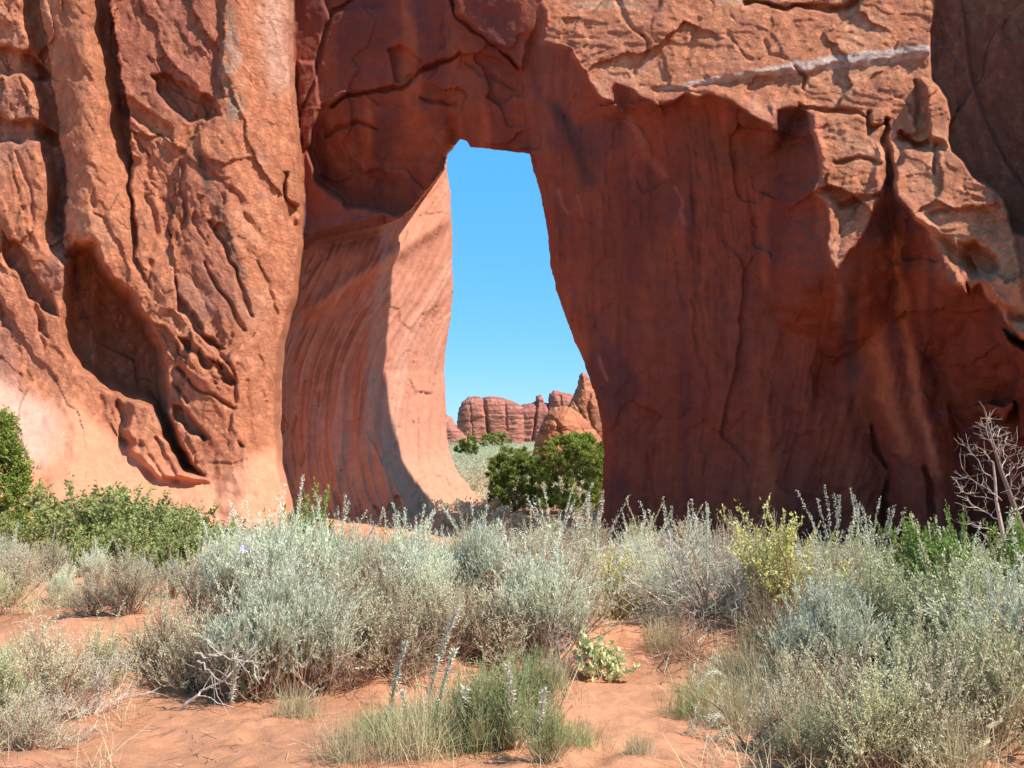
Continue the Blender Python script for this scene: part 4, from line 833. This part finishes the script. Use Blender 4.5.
# leafy thicket at the left
TH_ = 'leafy green shrubs of the thicket below the left rock'
for key, u, y, h, lab in [('oak0', 60, 21.5, 1.35, 'leafy green shrub just right of the dense juniper'), ('oak1', 92, 19.5, 1.5, 'leafy green shrub with orange tinge above the sand patch'),
   ('oak2', 118, 22.5, 1.55, 'leafy green shrub with a thin top sticking up before the pale slab'), ('oak0', 150, 19.8, 1.45, 'leafy green shrub in the middle of the thicket'),
   ('oak2', 168, 22.0, 1.45, 'leafy green shrub at the back of the thicket below the hollow'), ('oak1', 190, 18.5, 1.35, 'darkest leafy green shrub low in the thicket'),
   ('oak0', 212, 21.0, 1.4, 'leafy green shrub below the gnarled rock'), ('oak2', 235, 19.0, 1.25, 'leafy green shrub at the right end of the thicket'),
   ('oak1', 262, 23.0, .95, 'small leafy shrub against the smooth rock corner'), ('oak0', 20, 19.0, .85, 'low leafy shrub under the dense juniper'), ('oak1', 128, 17.0, 1.0, 'low leafy shrub at the front of the thicket'),
   ('oak1', 185, 15.5, .85, 'leafy green shrub at the front right of the thicket'), ('oak2', 222, 15.0, .95, 'leafy green shrub in front of the thicket near the white flower'),
   ('oak0', 158, 16.0, .8, 'leafy green shrub in front of the thicket above the combed sagebrush'), ('oak2', 85, 16.5, .75, 'leafy green shrub with orange leaves at the lower edge of the thicket')]:
    put(key, u, y, h, lab, 'shrub', TH_, w=1.15)
put('brown', 150, 20.6, .9, 'pinkish bare twigs standing in the middle of the leafy thicket', 'dry shrub')
# bright green saplings
put('green0', 314, 10.2, 1.12, 'bright green sapling at the foot of the shaded arch leg', 'sapling', w=.8)
put('green1', 914, 8.2, .88, 'rounded bright green sapling against the dark right wall', 'sapling', w=1.1)
put('green0', 953, 8.2, .92, 'pointed bright green sapling right of the rounded one', 'sapling', w=.6)
put('green1', 1012, 8.4, .90, 'bright green sapling at the base of the bare dead tree', 'sapling', w=.9)
# bleached and brown twiggy bushes
put('dead0', 702, 8.3, .92, 'bleached grey twig bush at the right of the path head', 'dry shrub')
put('dead1', 735, 8.6, .72, 'bleached grey twig bush leaning down toward the path', 'dry shrub')
put('brown', 560, 9.2, .8, 'dark bare twigs rising through the bush left of the path', 'dry shrub')
put('brown', 452, 8.3, .62, 'brown twiggy bush in the shaded red hollow', 'dry shrub')
put('brown', 512, 8.2, .60, 'brown twiggy bush at the right end of the shaded hollow', 'dry shrub')
put('brown', 225, 7.5, .62, 'dark brown tangle of twigs over the shaded bank', 'dry shrub')
put('dead1', 395, 8.0, .60, 'grey twig bush beside the leaning pale stalks', 'dry shrub')
put('brown', 780, 7.6, .66, 'brown twiggy bush casting shade on the red bank', 'dry shrub')
put('dead0', 905, 6.3, .60, 'bleached twigs inside the dark hollow of the right thicket', 'dry shrub')
put('brown', 830, 8.2, .7, 'rusty brown twiggy bush behind the curved silvery wand', 'dry shrub')
# small ones
put('pale', 597, 7.3, .36, 'small pale cream leaved plant alone on the sandy path', 'plant')
put('broom', 505, 5.35, .46, 'green broom-like bush at the bottom edge, left of the path', 'broom bush')
put('broom', 545, 5.0, .30, 'low green broom-like bush at the very bottom beside the path', 'broom bush')
put('greengrass', 460, 5.3, .8, 'green grass tuft left of the broom-like bush', 'grass tuft'); put('straw0', 415, 5.1, .8, 'straw grass tuft under the pale stalks', 'grass tuft')
put('straw1', 350, 5.0, .6, 'straw grass tuft at the bottom edge below the bare sand', 'grass tuft')
put('greengrass', 375, 5.6, .5, 'small green grass tuft on the sand below the roots', 'grass tuft')
put('straw0', 770, 7.7, .95, 'dry yellow grass at the foot of the red bank', 'grass tuft'); put('straw1', 790, 7.0, .9, 'dry yellow grass in front of the red bank', 'grass tuft')
put('straw1', 720, 7.3, .6, 'thin straw tuft above the upper drooping sagebrush', 'grass tuft'); put('greengrass', 690, 6.4, .62, 'sprawling green tuft on the path near the drooping sagebrush', 'grass tuft')
put('greengrass', 575, 5.4, .45, 'thin green tuft at the left edge of the path', 'grass tuft'); put('straw0', 830, 5.9, .8, 'straw tuft in front of the curved silvery sagebrush', 'grass tuft')
put('straw0', 945, 5.1, .9, 'straw tuft at the bottom edge of the right thicket', 'grass tuft'); put('straw1', 25, 7.3, .6, 'thin straw tuft on the left sand bank', 'grass tuft')
put('straw0', 75, 8.5, .7, 'straw tuft in the small sand gap on the left', 'grass tuft'); put('straw1', 108, 8.9, .7, 'straw tuft at the top of the small sand gap', 'grass tuft')
put('straw1', 635, 5.2, .35, 'tiny straw tuft at the bottom of the path', 'grass tuft')

put('broom', 475, 5.3, .40, 'green broom-like bush among the pale stalks', 'broom bush'); put('broom', 530, 5.7, .48, 'green broom-like bush farthest back of its cluster', 'broom bush')
put('greengrass', 400, 5.35, .7, 'green grass tuft at the foot of the leftmost pale stalk', 'grass tuft'); put('straw1', 440, 5.7, .85, 'straw grass tuft behind the pale stalks', 'grass tuft')
put('straw0', 745, 7.2, 1.0, 'dry yellow grass just left of the red bank', 'grass tuft'); put('straw1', 765, 6.6, .95, 'dry yellow grass between the two drooping sagebrushes', 'grass tuft')
put('straw0', 705, 6.9, .6, 'straw tuft at the right side of the path', 'grass tuft'); put('straw1', 735, 6.2, .8, 'straw tuft behind the lower drooping sagebrush', 'grass tuft')
put('straw0', 665, 7.9, .7, 'straw tuft on the right shoulder of the path head', 'grass tuft'); put('straw0', 548, 7.1, .7, 'straw tuft left of the pale cream leaved plant', 'grass tuft')
put('straw1', 300, 6.2, .6, 'straw tuft on the sand under the exposed roots', 'grass tuft'); put('brown', 405, 7.1, .55, 'brown twig tangle under the silvery stand behind the pale stalks', 'dry shrub'); put('brown', 350, 7.0, .5, 'brown twig tangle right of the exposed roots', 'dry shrub'); put('brown', 690, 7.6, .5, 'brown twigs on the right shoulder of the path', 'dry shrub')
put('brown', 480, 7.6, .55, 'brown twigs hanging over the shaded hollow', 'dry shrub'); put('dead1', 560, 7.4, .5, 'grey bare twigs beside the pale cream leaved plant', 'dry shrub')
put('plume0', 590, 11.0, .95, 'silvery sagebrush whose tall plumes cross the left edge of the right wall', 'sagebrush', SG); put('plume1', 555, 11.4, .95, 'silvery sagebrush whose plumes cross the larger juniper', 'sagebrush', SG)
put('plume0', 835, 8.9, .80, 'silvery sagebrush with thin plumes right of the tall yellow bush', 'sagebrush', SG); put('plume1', 870, 9.3, .86, 'silvery sagebrush with plumes against the dark wall left of the rounded sapling', 'sagebrush', SG)

# ------------------------------------------------------------------ pale flowering stalks
def stalk(u0, v0, u1, v1, y, label, grp='pale leaning flower stalks'):
    r = np.random.default_rng(int(u0 * 7 + v1)); a = at(u0, v0, y); a[2] = g1(a[0], y); b = at(u1, v1, y - .15); b_ = b - a; L = np.linalg.norm(b_)
    root = link('flower_stalk', None, loc=tuple(a)); tag(root, label, 'stalk', grp)
    P = curve((0, 0, -.03), b_ + np.array([-.1 * L, 0, .05 * L]), L, 9, r, (.12 * np.sign(u1 - u0), 0, 0), .06); P = P + (b_ - P[-1]) * np.linspace(0, 1, 10)[:, None]
    s = B(5 + int(u0)); s.tube(P, np.linspace(.007, .003, 10), 4); link('stem', s.mesh('stem', M['straw']), root)
    f = B(9 + int(u0)); n = int(650 * L); p, dd, t = sample(P, n, r, .15, 1); dd = dd / np.linalg.norm(dd, axis=1)[:, None]
    f.leaves(p + r.normal(size=(n, 3)) * .004, dd * .8 + r.normal(size=(n, 3)) * .55, .034 * r.uniform(.5, 1.2, n), .008, .3 + .7 * r.uniform(size=n)); link('flower_spike', f.mesh('flower_spike', M['spike']), root)
for u0, v0, u1, v1, y, lab in [(386, 745, 406, 642, 5.6, 'pale flower stalk, leftmost of the leaning ones, on bare sand'), (424, 722, 458, 606, 6.2, 'tallest pale flower stalk leaning right over the sand'),
        (432, 740, 455, 650, 5.7, 'pale flower stalk just below the tallest one'), (445, 755, 466, 688, 5.4, 'short pale flower stalk left of the green broom bush'), (410, 735, 402, 690, 5.7, 'short upright pale flower stalk between the leaning ones'),
        (478, 735, 480, 682, 5.5, 'short pale flower stalk rising from the green broom bush'), (230, 722, 238, 655, 6.6, 'pale flower stalk left of the exposed roots'), (516, 760, 508, 665, 5.3, 'thin pale flower stalk behind the green broom bush'),
        (535, 768, 545, 690, 5.05, 'forked pale flower stalk at the left edge of the path')]:
    stalk(u0, v0, u1, v1, y, lab)

# ------------------------------------------------------------------ dead branches, roots, thick stem
def branch(name, label, cat, pts, rad, mat, seed, twigs=10, tl=.25, k=5):
    r = np.random.default_rng(seed); s = B(seed); W = np.array(pts); o = W[0].copy(); W = W - o
    t = np.linspace(0, len(W) - 1, 14); P = np.stack([np.interp(t, range(len(W)), W[:, i]) for i in range(3)], 1) + np.r_[np.zeros((1, 3)), r.normal(size=(13, 3)) * .012]
    s.tube(P, np.linspace(rad, rad * .35, 14), k)
    for i in range(twigs):
        b0, bd, _ = sample(P, 1, r, .2, 1); Q = curve(b0[0], bd[0] / np.linalg.norm(bd[0]) + r.normal(size=3) * .7 + np.array([0, 0, .2]), tl * r.uniform(.4, 1.2), 5, r, (0, 0, .1), .5); s.tube(Q, np.linspace(rad * .35, .0015, 6), 4)
    tag(link(name, s.mesh(name, M[mat]), loc=tuple(o)), label, cat)
def gp(u, y, dz=0.0): x = float(ray(u, 435)[0] * y); return (x, y, g1(x, y) + dz)
branch('fallen_branch', 'bleached branch crossing the tangle from lower left to upper right', 'branch', [gp(186, 6.5, .02), gp(218, 6.45, .17), gp(256, 6.45, .33)], .010, 'grey', 31, 14)
branch('fallen_branch', 'bleached branch lying flat across the top of the tangle', 'branch', [gp(198, 6.45, .37), gp(225, 6.4, .35), gp(262, 6.45, .27)], .009, 'grey', 32, 10)
branch('fallen_branch', 'short bleached branch pointing down right in the tangle', 'branch', [gp(201, 6.4, .33), gp(214, 6.4, .26), gp(230, 6.4, .17)], .009, 'grey', 33, 6)
branch('fallen_branch', 'thin pale branch caught in the sagebrush above the roots', 'branch', [gp(300, 6.9, .40), gp(325, 6.85, .43), gp(345, 6.85, .52)], .006, 'grey', 34, 6)
branch('exposed_root', 'pale exposed root forking down the bare sand bank', 'root', [gp(334, 7.35, .14), gp(327, 7.0, .06), gp(312, 6.6, .01)], .009, 'grey', 35, 4, .16)
branch('exposed_root', 'dark exposed root beside the pale one on the sand bank', 'root', [gp(330, 7.4, .14), gp(334, 7.1, .05), gp(340, 6.75, .01)], .009, 'wood', 36, 5, .2)
branch('leaning_stem', 'thick tan stem leaning right through the thicket near the bottom right corner', 'stem', [gp(955, 5.15, -.03), gp(985, 5.2, .22), gp(1040, 5.2, .52)], .018, 'straw', 37, 6, .2)
branch('dead_branch', 'dark curved branch reaching in from the right frame edge', 'branch', [gp(975, 5.7, .30), gp(992, 5.7, .48), gp(1015, 5.7, .62), gp(1050, 5.7, .72)], .013, 'wood', 38, 8, .25)
branch('dry_wand', 'pale dry wand arching over the curved sagebrush in the right thicket', 'stem', [gp(870, 6.3, .0), gp(858, 6.3, .30), gp(862, 6.3, .50), gp(880, 6.3, .60)], .007, 'grey', 39, 3, .1)

# ------------------------------------------------------------------ dead tree at the foot of the right wall
def dead_tree():
    r = np.random.default_rng(77); y = 21.0; base = at(1032, 560, y); base[2] = g1(base[0], y); root = link('dead_tree', None, loc=tuple(base)); tag(root, 'bare bleached dead tree standing against the dark right wall', 'dead tree')
    def loc(u, v, dy=0): return at(u, v, y + dy) - base
    tr = B(70); main = np.array([loc(1032, 560), loc(1022, 528), loc(1011, 497), loc(1001, 470), loc(995, 450), loc(988, 425), loc(984, 408), loc(979, 401)]); main[0][2] = -.1
    tr.tube(main, [.075, .062, .05, .04, .032, .02, .012, .007], 7); link('trunk', tr.mesh('trunk', M['bark']), root)
    lb = B(71)
    second = np.array([loc(1004, 540), loc(1000, 520), loc(996, 500), loc(995, 480), loc(993, 462)]); lb.tube(second, np.linspace(.05, .02, 5), 5)
    left = [([(1001, 500), (990, 490), (975, 482), (963, 470)], 1), ([(998, 520), (985, 512), (970, 505), (958, 494)], 1), ([(1002, 535), (986, 528), (972, 524), (957, 522)], 1.3), ([(995, 480), (982, 470), (974, 455), (963, 444)], 1),
            ([(996, 452), (990, 440), (984, 428), (980, 418)], .8), ([(1000, 540), (988, 545), (975, 548)], 1), ([(994, 500), (978, 496), (966, 492), (956, 486)], .8), ([(992, 462), (984, 452), (974, 445)], .8),
            ([(1001, 470), (1006, 458), (1016, 452), (1018, 443)], .9), ([(998, 460), (1003, 445), (1008, 437), (1007, 428)], .8), ([(1004, 478), (1012, 468), (1020, 462)], .8), ([(1012, 500), (1020, 488), (1036, 480)], 1.0), ([(990, 440), (992, 425), (991, 415)], .6), ([(996, 455), (999, 438), (998, 425)], .6),
            ([(1008, 490), (1018, 470), (1040, 455)], .8), ([(1016, 512), (1030, 500), (1050, 497)], 1)]
    for pts, k in left:
        P = np.array([loc(a, b, r.normal() * .25 * (i > 0)) for i, (a, b) in enumerate(pts)]); t = np.linspace(0, len(P) - 1, 9); P = np.stack([np.interp(t, range(len(P)), P[:, j]) for j in range(3)], 1) + r.normal(size=(9, 3)) * .02
        lb.tube(P, np.linspace(.014 * k, .004, 9), 4)
        for j in range(10):
            b0, bd, _ = sample(P, 1, r, .1, 1); Q = curve(b0[0], bd[0] / np.linalg.norm(bd[0]) * .6 + r.normal(size=3) * .7 + np.array([-.1, 0, .1]), r.uniform(.15, .5), 5, r, (0, 0, .5), .5); lb.tube(Q, np.linspace(.0048, .0026, 6), 3)
            b1, bd1, _ = sample(Q, 1, r, .3, 1); Q2 = curve(b1[0], bd1[0] / np.linalg.norm(bd1[0]) + r.normal(size=3) * .8, r.uniform(.08, .22), 3, r, (0, 0, .3), .4); lb.tube(Q2, np.linspace(.0036, .0022, 4), 3)
    link('limbs', lb.mesh('limbs', M['grey']), root)
dead_tree()

# ------------------------------------------------------------------ junipers
def juniper(u, y, seed, H, W_, clumps, per, label, name='juniper_tree', shape=None, **k):
    x = float(ray(u, 435)[0] * y); root = link(name, None, loc=(x, y, g1(x, y))); tag(root, label, 'juniper')
    for p, me in zip(('trunk', 'crown'), clump_tree(seed, H, W_, clumps, per, shape=shape, **k)): link(p, me, root)
juniper(574, 44.5, 11, 3.35, 4.2, 310, 430, 'large dark green juniper in the opening, hugging the right wall', ll=.07, lw=.026, base=.05, clump_r=.17)
juniper(514, 46.0, 12, 2.8, 2.7, 180, 400, 'smaller green juniper left of the large one in the opening', ll=.075, lw=.028, base=.05, clump_r=.2)
juniper(2, 24.5, 13, 2.95, 2.1, 150, 330, 'dense conical green juniper at the left frame edge before the rock slab', ll=.065, lw=.028, base=.03, shape=lambda z: max(.12, 1 - z * .85), clump_r=.22)
juniper(468, 150, 14, 3.0, 3.5, 40, 160, 'small dark juniper far off on the scrub plain', ll=.22, lw=.12, base=.1, clump_r=.3)
juniper(495, 250, 15, 3.2, 8, 50, 160, 'dark juniper clump at the foot of the flat-topped butte', ll=.3, lw=.16, base=.05, clump_r=.35)
# white flower
def flower():
    y = 6.7; p = at(245, 549, y); g = g1(p[0], y); root = link('wildflower', None, loc=(p[0], y, g)); tag(root, 'white and purple flower standing above the silvery sagebrush', 'flower')
    s = B(1); h = p[2] - g; s.tube(curve((0, 0, -.03), (0, 0, 1), h, 6, np.random.default_rng(2), wob=.04), .003, 4); link('stem', s.mesh('stem', M['broom']), root)
    f = B(2); a = np.arange(9) * 2 * math.pi / 9; d = np.stack([np.cos(a), np.full(9, -.5), np.sin(a)], 1); f.leaves(np.tile([0, 0, h], (9, 1)), d, .036, .02, np.linspace(0, 1, 9)); link('petals', f.mesh('petals', M['petal']), root)
flower()
# ------------------------------------------------------------------ scrub covering the plain beyond the arch, and litter on the sand
def plain_scrub():
    r = np.random.default_rng(5); b = B(6)
    for (y0, y1, n, m, sz) in ((41, 75, 260, 130, 1.0), (75, 150, 420, 60, 1.3), (150, 330, 420, 22, 2.0)):
        for i in range(n):
            y = y0 + (y1 - y0) * r.uniform(); x = y * r.uniform(-.12, .15); hh = r.uniform(.25, .75) * sz; w = hh * r.uniform(.9, 1.6); c = r.uniform(0, 1) * .6
            d = r.normal(size=(m, 3)); d[:, 2] = np.abs(d[:, 2]); d /= np.linalg.norm(d, axis=1)[:, None]; q = r.uniform(.5, 1, m)[:, None]
            p = d * q * [w * .6, w * .6, hh] + [x, y, g1(x, y)]; b.leaves(p, d + r.normal(size=(m, 3)) * .3, .16 * sz * r.uniform(.6, 1.3, m), .07 * sz, c + .4 * r.uniform(size=m))
    tag(link('desert_scrub', b.mesh('desert_scrub', M['sage_warm'])), 'pale green low scrub carpeting the plain beyond the opening', 'scrub', kind='stuff')
plain_scrub()
def litter():
    r = np.random.default_rng(15); b = B(16); n = 9500; u = r.uniform(-40, 1060, n); y = 4.6 + 9 * r.uniform(size=n) ** 1.2
    keep = noise(u * .012, y * .9, 3) + .35 > r.uniform(0, 1, n) * .9; keep &= ~((u > 590) & (u < 680) & (r.uniform(size=n) < .75)); u, y = u[keep], y[keep]; n = len(u)
    x = ray(u, 435.0)[0] * y; z = gz(x, y) + .012; p = np.stack([x, y, z], 1); d = r.normal(size=(n, 3)); d[:, 2] *= .25; L = r.uniform(.02, .11, n)[:, None]
    b.ribbons(p, p + d * L * .5, p + d * L + [0, 0, .004], .004, r.uniform(size=n)); tag(link('twig_litter', b.mesh('twig_litter', M['wood'])), 'fallen brown twigs and leaf litter strewn over the sand', 'litter', kind='stuff')
    b = B(17); n = 9000; cx, cy = r.uniform(-40, 1060, 420), 4.7 + 9 * r.uniform(size=420); i = r.integers(0, 420, n); u = cx[i]; y = cy[i]
    x = ray(u, 435.0)[0] * y + r.normal(size=n) * .06; y = y + r.normal(size=n) * .06; ok = ~((u > 585) & (u < 690) & (y < 9)) & ~((u > 130) & (u < 330) & (y < 6.8)); x, y = x[ok], y[ok]; n = len(x)
    p = np.stack([x, y, gz(x, y) - .01], 1); d = np.stack([r.normal(size=n) * .5, r.normal(size=n) * .5, np.ones(n)], 1); L = r.uniform(.06, .22, n)[:, None]
    b.ribbons(p, p + d * L * .5, p + d * L + np.stack([d[:, 0] * .04, d[:, 1] * .04, np.zeros(n)], 1), .003, r.uniform(size=n)); tag(link('sparse_grass', b.mesh('sparse_grass', M['straw'])), 'thin dry grass blades scattered over the sand', 'grass', kind='stuff')
litter()
